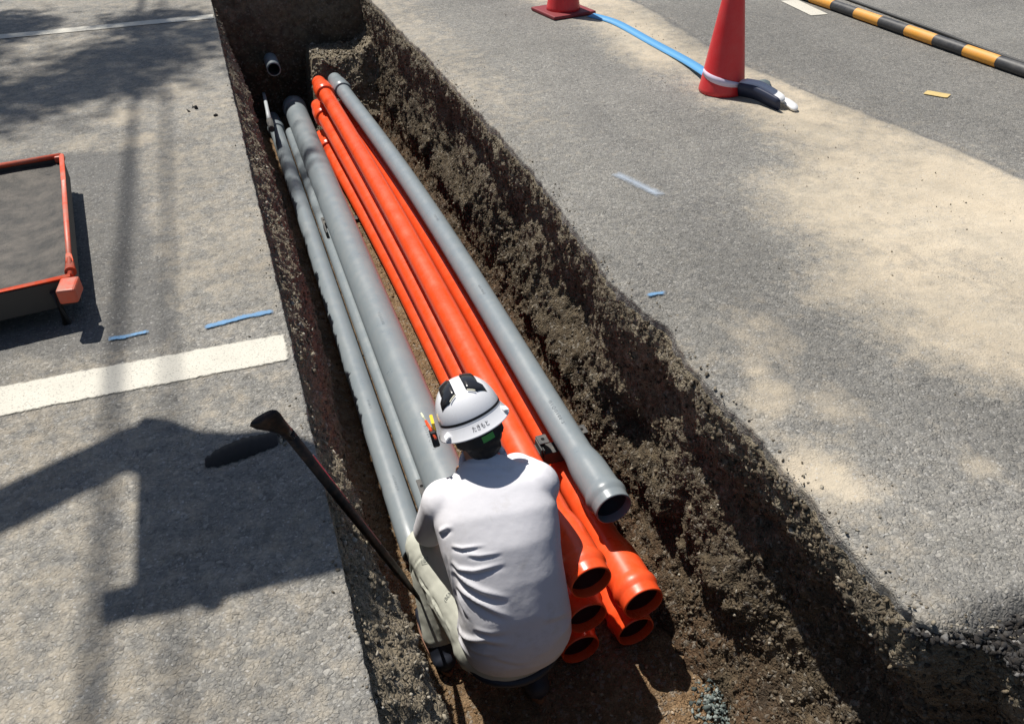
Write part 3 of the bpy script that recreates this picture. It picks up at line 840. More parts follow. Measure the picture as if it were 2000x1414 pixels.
# black rubber grip lying on the pavement
root = empty('rubber_strip', (-.17, 1.93, 0)); tag(root, 'black rubber strip with a tattered pale end lying on the pavement by the digging bar', 'rubber strip')
blk = mat('black_rubber', (.012, .011, .011), .8)
bm = bmesh.new(); L = []
N = 26
for k in range(N + 1):
    t = k / N; x = -.285 + .205 * t; y = 1.905 + .038 * t; hw = .040 * (1 - .35 * abs(t - .55)) * (.55 + .45 * min(1, t * 6)) + .003 * math.sin(k * 1.9); z = .007 + .012 * math.sin(math.pi * min(1, t * 1.1)) + .002 * math.sin(k * 2.3)
    L.append([bm.verts.new((x, y - hw, .003)), bm.verts.new((x, y - hw * .8, z)), bm.verts.new((x + .002, y, z + .006)), bm.verts.new((x, y + hw * .8, z)), bm.verts.new((x, y + hw, .003))])
for a, c in zip(L[:-1], L[1:]):
    for j in range(4): bm.faces.new((a[j], a[j + 1], c[j + 1], c[j]))
o = bmobj('rubber_body', bm, blk, root, True); place(o, root)
pp = np.stack([rng.uniform(-.075, -.045, 14), rng.normal(1.93, .016, 14), np.full(14, .005)], -1)
o = stones('torn_end', pp, np.tile([0, 0, 1.], (14, 1)), sizes(14, .004, .010, 1), MAT['crumb_light'], kind='stuff', parent=root); place(o, root)

# ================================================================= ORANGE FRAMED TRAY (left edge of the view)
orm = plastic_mat('orange_enamel', (.62, .075, .025), (.3, .22, .17), .7, .45)
tray = mat('dirty_steel_sheet', (.09, .08, .072), .6, .25); b = NB(tray)
b.out(b.mix(b.rf(b.noise(9, 6, .7), .4, .66), (.035, .033, .030), (.105, .092, .078)), None, b.bump(b.noise(5, 3), .02, .6, b.bump(b.noise(90, 5, .7), .006, .8)))
root = empty('steel_tray', (-1.2, 3.4, 0)); tag(root, 'dirty steel tray with orange painted tube rim and corner block at the left border', 'tray')
fz = .17
cs = [Vector((-.785, 4.07, fz)), Vector((-.657, 2.86, fz)), Vector((-1.95, 2.72, fz)), Vector((-2.05, 3.93, fz))]
V = []; nx_, ny_ = 24, 24
for i in range(nx_ + 1):
    for j in range(ny_ + 1):
        u, v = i / nx_, j / ny_
        p = (cs[3].lerp(cs[0], u)).lerp(cs[2].lerp(cs[1], u), v)
        e = min(u, v, 1 - u, 1 - v)
        V.append((p.x, p.y, fz - .03 - .035 * min(1, e * 8) + .006 * math.sin(u * 9 + v * 5)))
o = npmesh('sheet', V, grid_faces(nx_ + 1, ny_ + 1), tray, root); place(o, root)
for a, c, r0 in ((cs[0], cs[1], .010), (cs[1], cs[2], .010), (cs[2], cs[3], .010), (cs[3], cs[0], .012)):
    o = tube('rim_rail', [a, (a + c) / 2, c], r0, orm, root, 12); place(o, root)
for a, c in ((cs[0], cs[1]), (cs[1], cs[2]), (cs[2], cs[3]), (cs[3], cs[0])):
    d = (c - a); ang = math.atan2(d.y, d.x)
    o = box('side_panel', (a + c) / 2 - Vector((0, 0, .058)), (d.length * .985, .008, .10), mat('dark_side', (.03, .028, .027), .6), root, Matrix.Rotation(ang, 4, 'Z'), .002); place(o, root)
o = box('corner_block', (-.662, 2.80, fz - .022), (.062, .095, .055), orm, root, Matrix.Rotation(R_(-6), 4, 'Z'), .008); place(o, root)
o = tube('corner_gusset', [cs[1] + Vector((-.002, .03, 0)), cs[1].lerp(cs[0], .13) + Vector((0, 0, .004))], [.020, .011], orm, root, 12); place(o, root)
o = box('corner_block', cs[0] + Vector((-.01, -.005, -.01)), (.04, .04, .03), orm, root, None, .006); place(o, root)
for p in ((-.72, 2.84), (-.84, 3.98), (-1.9, 2.8), (-1.95, 3.85)):
    o = tube('leg', [(p[0], p[1], 0), (p[0], p[1], .13)], .016, mat('dark_leg', (.03, .03, .03), .6), root, 10); place(o, root)

# ================================================================= CONES, TAPE, BARRIER BAR
conem = plastic_mat('cone_red', (.66, .022, .028), (.5, .3, .25), .2, .35)
def cone(loc, label, base):
    root = empty('traffic_cone', loc); tag(root, label, 'traffic cone', 'red traffic cones')
    x, y = loc[0], loc[1]
    prof = [(0, .128), (.008, .134), (.025, .132), (.05, .127), (.43, .073), (.66, .040), (.695, .034), (.70, .028), (.70, .018)]
    if base: prof = [(.02, .125)] + prof[2:]
    o = lathe('cone_body', prof, (x, y, 0), (x, y, 1), conem, root, 48); place(o, root)
    o = lathe('cone_inside', [(0.001, .12), (.4, .072), (.69, .02)], (x, y, 0), (x, y, 1), conem, root, 32); place(o, root)
    if base:
        o = box('base', (x, y, .015), (.37, .37, .026), mat('cone_base', (.20, .02, .025), .6), root, Matrix.Rotation(R_(8), 4, 'Z'), .008); place(o, root)
    return root
cone((2.735, 4.155, 0), 'red traffic cone with a pale band round its foot, standing on tan dust', False)
cone((2.575, 6.22, 0), 'red traffic cone on a square base, cut off by the top border', True)

def ribbon(name, pts, ups, width, m, parent, t=.003, twist=None):
    pts = [Vector(p) for p in pts]; bm = bmesh.new(); R = []
    n = len(pts)
    for i, p in enumerate(pts):
        u = Vector(ups[i] if isinstance(ups, list) else ups).normalized()
        wv = width[i] if isinstance(width, list) else width
        d = (pts[min(i + 1, n - 1)] - pts[max(i - 1, 0)]).normalized(); nn = d.cross(u).normalized()
        R.append([bm.verts.new(p + u * wv / 2 + nn * t), bm.verts.new(p - u * wv / 2 + nn * t), bm.verts.new(p - u * wv / 2 - nn * t), bm.verts.new(p + u * wv / 2 - nn * t)])
    for a, c in zip(R[:-1], R[1:]):
        for j in range(4): bm.faces.new((a[j], a[(j + 1) % 4], c[(j + 1) % 4], c[j]))
    bm.faces.new(R[0]); bm.faces.new(R[-1][::-1]); bmesh.ops.recalc_face_normals(bm, faces=bm.faces)
    o = bmobj(name, bm, m, parent, True)
    if parent: place(o, parent)
    return o
def smooth_pts(ctrl, n):
    ctrl = [Vector(c) for c in ctrl]; out = []
    for i in range(len(ctrl) - 1):
        p0 = ctrl[max(i - 1, 0)]; p1 = ctrl[i]; p2 = ctrl[i + 1]; p3 = ctrl[min(i + 2, len(ctrl) - 1)]
        for k in range(n):
            t = k / n
            out.append(.5 * ((2 * p1) + (p2 - p0) * t + (2 * p0 - 5 * p1 + 4 * p2 - p3) * t * t + (3 * p1 - p0 - 3 * p2 + p3) * t ** 3))
    out.append(ctrl[-1]); return out
def cloth_mat(name, col, rough=.7, sc=400, bmp=.0004):
    m = mat(name, col, rough); b = NB(m)
    b.out(b.mix(b.rf(b.noise(6, 4), .35, .65, 0, .3), col, tuple(v * .85 for v in col)), None, b.bump(b.noise(sc, 2), bmp, .5)); return m
bluet = cloth_mat('blue_tape', (.10, .33, .62), .5)
root = empty('blue_strap', (2.8, 5.2, 0)); tag(root, 'bright blue flat strap trailing on the ground from the far cone to the near cone', 'strap')
ribbon('strap_band', smooth_pts([(2.72, 6.02, .012), (2.80, 5.75, .012), (2.81, 5.2, .010), (2.80, 4.7, .020), (2.74, 4.34, .045)], 10), [(1, .1, .25)] * 41, .062, bluet, root)
root = empty('white_sash', (2.74, 4.1, 0)); tag(root, 'lilac and navy sash round the foot of the near cone, tail on the dust', 'sash')
lil = cloth_mat('lilac_sash', (.70, .60, .74), .6); navy = cloth_mat('navy_sash', (.018, .026, .06), .6); wht = cloth_mat('white_sash_cloth', (.80, .80, .80), .6)
pts = []; ups = []
for k in range(16):
    a = R_(163 + k * 8.2); z = .118 - .0035 * k
    r = .1295 - z * .135 + .006
    pts.append((2.735 + r * math.cos(a), 4.155 + r * math.sin(a), z)); ups.append((0, 0, 1))
ribbon('lilac_band', pts, ups, [.026 + .014 * math.sin(math.pi * k / 15) for k in range(16)], lil, root)
tail = smooth_pts([(2.76, 4.022, .045), (2.80, 3.93, .05), (2.82, 3.85, .045), (2.845, 3.74, .03)], 8)
ribbon('navy_tail', tail, [(-.35, -.30, 1)] * len(tail), [.075, .085] + [.085] * (len(tail) - 4) + [.075, .06], navy, root, .008)
t2 = smooth_pts([(2.775, 4.03, .085), (2.83, 3.95, .085), (2.86, 3.86, .07), (2.885, 3.76, .045)], 8)
ribbon('white_fold', t2, [(.8, .2, .35)] * len(t2), [.02, .035] + [.055] * (len(t2) - 5) + [.05, .035, .02], wht, root, .006)
t2 = smooth_pts([(2.89, 3.86, .03), (2.92, 3.78, .028), (2.93, 3.69, .012)], 8)
ribbon('white_fold', t2, [(.8, .3, .2)] * len(t2), [.02] + [.05] * (len(t2) - 4) + [.04, .03, .012], wht, root, .006)
t2 = smooth_pts([(2.86, 4.06, .02), (2.93, 4.02, .045), (2.99, 4.03, .02)], 8)
ribbon('grey_fold', t2, [(.2, .8, .6)] * len(t2), [.03] + [.08] * (len(t2) - 3) + [.05, .02], cloth_mat('grey_fold_cloth', (.10, .13, .14), .7), root, .005)

yel = plastic_mat('bar_orange', (.74, .33, .04), (.45, .38, .27), .35, .5); bkm = plastic_mat('bar_black', (.035, .035, .038), (.3, .28, .25), .25, .45)
root = empty('striped_bar', (4.5, 4.6, .05)); tag(root, 'orange and black striped barrier bar lying at the upper right of the road', 'barrier bar')
pa, pb = Vector((4.47, 6.2, .037)), Vector((4.53, 3.2, .037)); dd2 = (pb - pa).normalized(); stripe = .262
y = 0.0; k = 0; Ltot = (pb - pa).length; off = .02
while y < Ltot - 1e-3:
    y2 = min(Ltot, y + (stripe if k else off + .20))
    o = lathe('stripe_band', [(0, .036), ((y2 - y) * .5, .036), (y2 - y, .036)], pa + dd2 * y, pb, (yel, bkm)[k % 2], root, 28); place(o, root)
    y = y2; k += 1
for p in (pa, pb):
    o = lathe('end_cap', [(0, .036), (.012, .033), (.012, .001)], p, p + (p - (pa + pb) / 2), bkm, root, 28); place(o, root)
o = tube('cable', smooth_pts([(4.80, 6.4, .012), (4.76, 5.22, .012), (4.74, 4.6, .012), (4.71, 4.2, .012), (4.72, 3.6, .012), (4.8, 3.0, .012)], 6), .011, mat('cable_black', (.03, .03, .03), .6), None, 8)
tag(o, 'thin dark cable on the road just beyond the striped bar', 'cable')

# ================================================================= WORKER
def primitives_mesh(caps, ells, lofts=()):
    bm = bmesh.new()
    for p0, r0, p1, r1 in caps:
        p0 = Vector(p0); p1 = Vector(p1); d, x, y = frame_of(p1 - p0); L = (p1 - p0).length
        rings = []
        for t, rr in [(-r0 * math.cos(R_(a)), r0 * math.sin(R_(a))) for a in (12, 35, 60, 85)] + [(L + r1 * math.cos(R_(a)), r1 * math.sin(R_(a))) for a in (85, 60, 35, 12)]:
            rings.append([bm.verts.new(p0 + d * t + (x * math.cos(2 * math.pi * k / 20) + y * math.sin(2 * math.pi * k / 20)) * rr) for k in range(20)])
        for a, c in zip(rings[:-1], rings[1:]):
            for k in range(20): bm.faces.new((a[k], a[(k + 1) % 20], c[(k + 1) % 20], c[k]))
        bm.faces.new(rings[0][::-1]); bm.faces.new(rings[-1])
    for c, s, rot in ells:
        geo = bmesh.ops.create_icosphere(bm, subdivisions=4, radius=1)
        M4 = Matrix.Translation(Vector(c)) @ (rot.to_4x4() if rot is not None else Matrix.Identity(4)) @ Matrix.Diagonal((*s, 1))
        bmesh.ops.transform(bm, matrix=M4, verts=geo['verts'])
    for sections in lofts:
        rings = []
        for c, side, fwd, hw, hd, e in sections:
            c = Vector(c); side = Vector(side).normalized(); fwd = Vector(fwd); fwd = (fwd - side * fwd.dot(side)).normalized(); ring = []
            for k in range(40):
                a = 2 * math.pi * k / 40; ca, sa = math.cos(a), math.sin(a)
                ring.append(bm.verts.new(c + side * hw * math.copysign(abs(ca) ** (2 / e), ca) + fwd * hd * math.copysign(abs(sa) ** (2 / e), sa)))
            rings.append(ring)
        for a, c in zip(rings[:-1], rings[1:]):
            for k in range(40): bm.faces.new((a[k], a[(k + 1) % 40], c[(k + 1) % 40], c[k]))
        bm.faces.new(rings[0][::-1]); bm.faces.new(rings[-1])
    bmesh.ops.recalc_face_normals(bm, faces=bm.faces)
    me = bpy.data.meshes.new('tmp'); bm.to_mesh(me); bm.free(); return me

def remesh(me, voxel, smooth_it, fac=.5):
    o = bpy.data.objects.new('tmp', me); COL.objects.link(o)
    r = o.modifiers.new('r', 'REMESH'); r.mode = 'VOXEL'; r.voxel_size = voxel
    s = o.modifiers.new('s', 'SMOOTH'); s.factor = fac; s.iterations = smooth_it
    dg = bpy.context.evaluated_depsgraph_get(); dg.update()
    out = bpy.data.meshes.new_from_object(o.evaluated_get(dg))
    bpy.data.objects.remove(o)
    v = np.empty(len(out.vertices) * 3, np.float32); out.vertices.foreach_get('co', v); return out, v.reshape(-1, 3).astype(float)

def finish(name, me, v, m, parent):
    me.vertices.foreach_set('co', v.astype(np.float32).ravel()); me.update()
    me.polygons.foreach_set('use_smooth', np.ones(len(me.polygons), bool))
    me.materials.clear(); me.materials.append(m); me.name = name
    o = link(bpy.data.objects.new(name, me), parent); place(o, parent); return o

def vnormals(me):
    n = np.empty(len(me.vertices) * 3, np.float32); me.vertex_normals.foreach_get('vector', n); return n.reshape(-1, 3).astype(float)

# joints (metres, world)
J = dict(pelvis=(.500, 1.585, -.790), lumbar=(.500, 1.585, -.64), thorax=(.513, 1.665, -.47), upper=(.525, 1.775, -.335), neck=(.530, 1.868, -.255), head=(.520, 1.955, -.12),
         shL=(.362, 1.840, -.315), shR=(.692, 1.785, -.295), elL=(.338, 1.925, -.545), elR=(.690, 2.020, -.455), wrL=(.440, 2.105, -.70), wrR=(.610, 2.235, -.60),
         hipL=(.425, 1.615, -.80), hipR=(.585, 1.600, -.80), knL=(.315, 1.970, -.660), knR=(.590, 1.975, -.66), anL=(.305, 1.800, -.985), anR=(.575, 1.570, -.925),
         heL=(.305, 1.745, -1.03), heR=(.570, 1.500, -.975), toL=(.290, 1.985, -1.045), toR=(.590, 1.775, -1.045))
J = {k: Vector(v) for k, v in J.items()}
worker = empty('person', (.47, 1.70, FZ)); tag(worker, 'person in white hard hat and white shirt squatting in the trench, back turned', 'person')
skin = mat('skin', (.36, .19, .125), .5); b = NB(skin); b.out(b.mix(b.rf(b.noise(20, 4), .3, .7), (.38, .205, .135), (.30, .15, .10)), None, b.bump(b.noise(300, 3), .0006, .4))
skin.node_tree.nodes['Principled BSDF'].inputs['Subsurface Weight'].default_value = .0

# head frame: looking down the trench and bowed
hp = Quaternion((1, 0, 0), R_(-27)); hq = Quaternion((0, 1, 0), R_(-15)) @ hp
HR = hq.to_matrix()
def hd(x, y, z): return J['head'] + HR @ Vector((x, y, z))
def finger(base, dirv, side, lens, r, curl):
    segs = []; p = Vector(base); d = Vector(dirv).normalized(); ax = Vector(side).normalized()
    for k, L in enumerate(lens):
        q = p + d * L; segs.append((p, r * (1 - .1 * k), q, r * (.93 - .1 * k))); p = q
        d = (Quaternion(ax, curl) @ d)
    return segs
def hand(wr, fwd, side, down, curl=.5, mirror=1):
    fwd = Vector(fwd).normalized(); side = Vector(side); side = (side - fwd * side.dot(fwd)).normalized(); n = fwd.cross(side)
    if n.dot(Vector(down)) < 0: n = -n
    caps = []
    for k, (o_, Ls) in enumerate(((-.030, (.043, .026, .020)), (-.010, (.047, .030, .022)), (.010, (.044, .028, .021)), (.029, (.035, .021, .018)))):
        kn = wr + fwd * (.092 - .004 * abs(k - 1)) + side * o_ * mirror
        caps.append((wr + fwd * .018 + side * o_ * .55 * mirror, .0145, kn, .0115))
        ax = fwd.cross(n)
        caps += finger(kn, fwd + n * .25 + side * (o_ * 2 * mirror), ax, Ls, .0085, curl)
    th = wr + fwd * .025 - side * .022 * mirror
    caps.append((wr, .02, th, .016))
    caps += finger(th, fwd * .7 - side * .8 * mirror + n * .35, fwd.cross(n), (.036, .030, .024), .0105, curl * .5)
    return caps
caps = [(J['pelvis'], .10, J['lumbar'], .10), (J['lumbar'], .10, J['thorax'], .115), (J['thorax'], .115, J['upper'], .105), (J['upper'], .09, J['neck'], .058), (J['neck'], .056, J['head'] + Vector((0, -.015, -.03)), .056),
        (J['hipL'], .078, J['knL'], .05), (J['hipR'], .078, J['knR'], .05), (J['knL'], .05, J['anL'], .036), (J['knR'], .05, J['anR'], .036),
        (J['anL'], .036, J['heL'], .03), (J['anR'], .036, J['heR'], .03), (J['heL'], .03, J['toL'], .028), (J['heR'], .03, J['toR'], .028),
        (J['upper'], .06, J['shL'] + Vector((.03, 0, -.01)), .045), (J['upper'], .06, J['shR'] + Vector((-.03, 0, -.01)), .045), (J['shL'] + Vector((.02, 0, -.01)), .044, J['elL'], .036), (J['shR'] + Vector((-.02, 0, -.01)), .044, J['elR'], .036), (J['elL'], .037, J['wrL'], .026), (J['elR'], .037, J['wrR'], .026)]
caps += hand(J['wrL'], (.25, .85, -.35), (-.9, .25, 0), (0, 0, -1), .45, -1)
caps += hand(J['wrR'], (-.30, .80, -.45), (.9, .25, 0), (0, 0, -1), .45, -1)
ells = [(hd(0, .005, .025), (.076, .094, .105), HR), (hd(0, .035, -.055), (.056, .062, .058), HR), (hd(0, .098, -.020), (.012, .018, .026), HR), (hd(0, .088, -.002), (.010, .016, .03), HR),
        (hd(0, .092, -.063), (.022, .012, .006), HR), (hd(0, .092, -.073), (.018, .011, .006), HR), (hd(-.078, -.002, -.015), (.010, .018, .030), HR), (hd(.078, -.002, -.015), (.010, .018, .030), HR)]
me, v = remesh(primitives_mesh(caps, ells), .0048, 4)
body = finish('body', me, v, skin, worker)
eye_m = mat('eye_white', (.7, .68, .66), .3); iris = mat('iris', (.03, .02, .015), .2)
for s in (-1, 1):
    bm = bmesh.new(); bmesh.ops.create_uvsphere(bm, u_segments=16, v_segments=10, radius=.0115); bmesh.ops.translate(bm, vec=hd(.031 * s, .082, .008), verts=bm.verts)
    e = bmobj('eye', bm, eye_m, worker, True); place(e, worker)
    bm = bmesh.new(); bmesh.ops.create_uvsphere(bm, u_segments=12, v_segments=8, radius=.0058); bmesh.ops.translate(bm, vec=hd(.031 * s, .0895, .007), verts=bm.verts)
    i_ = bmobj('iris', bm, iris, e, True); i_.location = Vector(i_.location) - Vector(worker.location) - e.location

# hair at the nape
hairm = mat('black_hair', (.010, .009, .009), .55); b = NB(hairm)
mp = b.n.new('ShaderNodeMapping'); mp.inputs['Scale'].default_value = (500, 90, 90); b.l.new(b.co, mp.inputs['Vector']); b.out(None, None, b.bump(b.noise(1, 3, .6, 0, mp.outputs[0]), .002, .8))
me, v = remesh(primitives_mesh([], [(hd(0, -.022, .015), (.081, .083, .100), HR), (hd(0, -.040, -.055), (.064, .050, .060), HR), (hd(0, -.045, -.085), (.055, .040, .040), HR), (hd(-.062, -.018, -.035), (.018, .030, .040), HR), (hd(.062, -.018, -.035), (.018, .030, .040), HR)]), .005, 3)
nz = fbm(v, 70, 3, 5)[:, None]
hair = finish('hair', me, v + vnormals(me) * nz * .0035, hairm, worker)

# ---- shirt
sd_h = (1, -.04, 0)
S = [((.512, 1.605, -.795), sd_h, (0, 1, .25), .150, .125, 2.3),
     ((.522, 1.595, -.770), sd_h, (0, 1, .15), .178, .148, 2.35),
     ((.526, 1.588, -.72), sd_h, (0, 1, .1), .186, .155, 2.35),
     ((.525, 1.580, -.65), (1, -.06, 0), (0, 1, .0), .181, .143, 2.4),
     ((.522, 1.600, -.575), (1, -.08, 0), (0, 1, -.25), .176, .134, 2.5),
     ((.520, 1.640, -.50), (1, -.10, .02), (0, 1, -.55), .182, .128, 2.5),
     ((.519, 1.695, -.42), (1, -.13, .03), (0, 1, -.8), .192, .128, 2.45),
     ((.524, 1.752, -.358), (1, -.15, .04), (0, 1, -1.1), .200, .118, 2.6),
     ((.529, 1.803, -.310), (1, -.16, .05), (0, 1, -1.4), .192, .096, 2.5),
     ((.530, 1.845, -.276), (1, -.16, .05), (0, 1, -1.6), .150, .076, 2.2),
     ((.530, 1.868, -.254), (1, -.16, .05), (0, 1, -1.8), .095, .066, 2.0),
     ((.530, 1.886, -.238), (1, -.16, .05), (0, 1, -1.8), .070, .060, 2.0)]
caps = [(J['shL'] + Vector((.018, -.010, -.008)), .078, J['elL'] + Vector((0, .01, -.005)), .056), (J['shR'] + Vector((-.022, -.004, -.010)), .080, J['elR'] + Vector((0, .01, -.01)), .064),
        ((.46, 1.80, -.322), .076, J['shL'] + Vector((.02, -.005, -.008)), .074), ((.60, 1.78, -.312), .076, J['shR'] + Vector((-.02, 0, -.010)), .074)]
me, v = remesh(primitives_mesh(caps, [], [S]), .0050, 34)
nr = vnormals(me)
SHIRT_FOLDS = [
    ([(0.3515, 1.6707, -0.3479), (0.3781, 1.6424, -0.3395), (0.4501, 1.6199, -0.3277)], 0.006, 0.0055),
    ([(0.3886, 1.6257, -0.3536), (0.4199, 1.605, -0.3504), (0.497, 1.5896, -0.3461)], 0.006, 0.004),
    ([(0.3439, 1.6479, -0.3908), (0.3578, 1.6187, -0.3994), (0.3959, 1.5861, -0.3901), (0.4982, 1.571, -0.373)], 0.008, 0.009),
    ([(0.3453, 1.6346, -0.4124), (0.3664, 1.5814, -0.4274), (0.4051, 1.5447, -0.4419), (0.4916, 1.5102, -0.468)], 0.011, 0.0105),
    ([(0.3451, 1.6096, -0.4588), (0.3728, 1.5503, -0.4688), (0.4059, 1.5217, -0.4831), (0.4879, 1.4791, -0.5277)], 0.011, 0.0105),
    ([(0.3431, 1.6073, -0.48), (0.3508, 1.5732, -0.5172), (0.364, 1.5292, -0.5491)], 0.008, 0.006),
    ([(0.3406, 1.614, -0.6883), (0.3521, 1.5367, -0.6319), (0.3893, 1.4841, -0.5952), (0.4922, 1.4479, -0.6182)], 0.012, 0.01),
    ([(0.347, 1.6322, -0.6485), (0.3422, 1.619, -0.7326), (0.3415, 1.5505, -0.7189), (0.3602, 1.5058, -0.7244)], 0.009, 0.007),
    ([(0.33, 1.7267, -0.3382), (0.35, 1.7073, -0.3047), (0.3732, 1.6959, -0.2995)], 0.008, 0.008),
    ([(0.3665, 1.5183, -0.5671), (0.4129, 1.4819, -0.5673), (0.4748, 1.4676, -0.5628)], 0.01, 0.004),
    ([(0.4561, 1.8644, -0.2145), (0.5211, 1.8241, -0.1957), (0.5975, 1.798, -0.2111), (0.6866, 1.8039, -0.2303)], 0.007, 0.004),
    ([(0.4838, 1.8155, -0.211), (0.5562, 1.7776, -0.2144), (0.6388, 1.7693, -0.2282)], 0.008, 0.003),
    ([(0.7138, 1.6911, -0.3527), (0.6984, 1.6208, -0.4175), (0.6944, 1.5834, -0.4999)], 0.01, -0.005),
    ([(0.5752, 1.465, -0.5556), (0.6502, 1.4793, -0.5831), (0.6994, 1.532, -0.6383)], 0.012, 0.003),
    ([(0.4055, 1.4692, -0.663), (0.4785, 1.4364, -0.6951), (0.5639, 1.4335, -0.7158)], 0.01, 0.003),
    ([(0.3379, 1.6653, -0.3815), (0.335, 1.638, -0.4338), (0.3387, 1.6174, -0.5339), (0.3455, 1.6372, -0.6924)], 0.008, 0.004),
    ([(0.3494, 1.5352, -0.6771), (0.3851, 1.4841, -0.6598), (0.442, 1.451, -0.6508)], 0.009, 0.005)]  #FOLDS#
def folds(v, nr, lst):
    out = np.zeros(len(v))
    for pts, wd, amp in lst:
        pts = np.array(pts, float); best = np.full(len(v), 1e9); tt = np.zeros(len(v)); sgn = np.zeros(len(v))
        acc = 0; segL = np.linalg.norm(np.diff(pts, axis=0), axis=1); tot = segL.sum()
        near = np.min(np.linalg.norm(v[:, None] - pts[None], axis=2), axis=1) < max(segL) + 5 * wd
        idx = np.nonzero(near)[0]; q = v[idx]; qn = nr[idx]
        bd = np.full(len(idx), 1e9); bt = np.zeros(len(idx)); bs = np.zeros(len(idx))
        for a, c, L in zip(pts[:-1], pts[1:], segL):
            e = c - a; t = np.clip(((q - a) @ e) / (e @ e), 0, 1); dv = q - (a + t[:, None] * e)
            dn = dv - qn * np.sum(dv * qn, 1)[:, None] * .7
            d = np.linalg.norm(dn, axis=1); k = d < bd
            s = np.sign(np.sum(np.cross(qn, e / L) * dv, 1))
            bd = np.where(k, d, bd); bt = np.where(k, (acc + t * L) / tot, bt); bs = np.where(k, s, bs); acc += L
        env = np.sin(np.pi * np.clip(bt, .0, 1) ** .62) ** 1.25 * 1.1
        x = bd * bs / wd
        # a raised crease with a valley along its lower side
        out[idx] += 1.0 * amp * env * (np.exp(-x ** 2) - .8 * np.exp(-((x + 1.5) / 1.0) ** 2))
    return out
dsp = folds(v, nr, SHIRT_FOLDS)
loose = .002 + .0040 * fbm(v, 7, 2, 101) + .0006 * fbm(v, 32, 2, 102)
lowb = sstep(-.50, -.75, v[:, 2])
loose += .004 * fbm(v * np.array([1, 1, 2.2]), 14, 2, 103) * lowb
shirtm = mat('white_jersey', (.66, .66, .70), .75, spec=.2); b = NB(shirtm)
wv = b.noise(900, 2, .5)
st = b.rf(b.voro(11, 'F1'), .0, .028, .8, 0.)
c = b.mix(b.rf(b.noise(4, 4), .4, .7, 0, .5), (.745, .735, .77), (.65, .64, .665))
c = b.mix(b.rf(b.noise(7, 6, .7), .56, .74, 0, .5), c, (.50, .47, .43))
c = b.mix(b.math('MULTIPLY', st, b.rf(b.noise(3, 2), .55, .6)), c, (.22, .18, .15))
b.out(c, None, b.bump(wv, .0005, .35, b.bump(b.noise(60, 3), .002, .3)))
shirt = finish('shirt', me, v + nr * (dsp + loose)[:, None], shirtm, worker)
# collar
o = tube('collar', [J['neck'] + Vector((.070 * math.cos(a) - .003, .050 * math.sin(a) + .012 + .012 * math.sin(a), .018 - .040 * math.sin(a) * -.6 + .008 * math.cos(a))) for a in [2 * math.pi * k / 28 for k in range(28)]] + [J['neck'] + Vector((.067, .012, .026))], .0115, shirtm, worker, 10); place(o, worker)

# ---- trousers
caps = [(J['hipL'] + Vector((0, 0, .01)), .104, J['hipL'].lerp(J['knL'], .55), .090), (J['hipL'].lerp(J['knL'], .5), .090, J['knL'], .068), (J['knL'], .062, J['anL'] + Vector((0, .01, .03)), .060),
        (J['hipR'] + Vector((0, 0, .01)), .104, J['hipR'].lerp(J['knR'], .55), .086), (J['hipR'].lerp(J['knR'], .5), .086, J['knR'], .064), (J['knR'], .064, J['anR'] + Vector((0, .01, .03)), .058),
        (J['hipL'], .112, J['hipR'], .112)]
ells = [((.505, 1.590, -.81), (.168, .135, .110), None)]
me, v = remesh(primitives_mesh(caps, ells), .0055, 10)
nr = vnormals(me)
TROUSER_FOLDS = [
    ([(0.2601, 1.8986, -0.67), (0.2889, 1.8946, -0.6234), (0.3333, 1.9123, -0.6075)], 0.005, -0.003),
    ([(0.2691, 1.8577, -0.6813), (0.2782, 1.8184, -0.6911), (0.2895, 1.7777, -0.6882)], 0.0045, -0.008),
    ([(0.291, 1.7705, -0.691), (0.2996, 1.7268, -0.7069), (0.3079, 1.6894, -0.7214)], 0.0045, -0.008),
    ([(0.2582, 1.9391, -0.6386), (0.2582, 1.9142, -0.6925), (0.2676, 1.8793, -0.7394)], 0.007, 0.004),
    ([(0.2786, 1.8475, -0.7766), (0.2838, 1.7467, -0.7246), (0.2979, 1.7059, -0.7491)], 0.007, 0.004),
    ([(0.3272, 1.7389, -0.6659), (0.3497, 1.7512, -0.6503), (0.3659, 1.7628, -0.6442)], 0.004, -0.002),
    ([(0.3118, 1.6835, -0.7183), (0.3162, 1.6516, -0.729), (0.3198, 1.6215, -0.7606)], 0.006, 0.003),
    ([(0.2523, 1.9281, -0.6729), (0.2542, 1.9297, -0.7364), (0.2583, 1.8898, -0.7477)], 0.005, -0.004)]  #TFOLDS#
dsp = folds(v, nr, TROUSER_FOLDS)
trm = cloth_mat('khaki_twill', (.52, .525, .45), .8, 700, .0005)
tr = finish('trousers', me, v + nr * (dsp + .003 * fbm(v, 14, 3, 110) + .0012 * fbm(v, 45, 2, 111))[:, None], trm, worker)
# belt at the back
beltm = mat('navy_belt', (.02, .024, .035), .5)
o = tube('belt', [Vector((.51 + .155 * math.cos(a), 1.585 + .130 * math.sin(a), -.815 + .02 * math.sin(a))) for a in [math.pi * (1 + k / 20) for k in range(21)]], .016, beltm, worker, 8); place(o, worker)

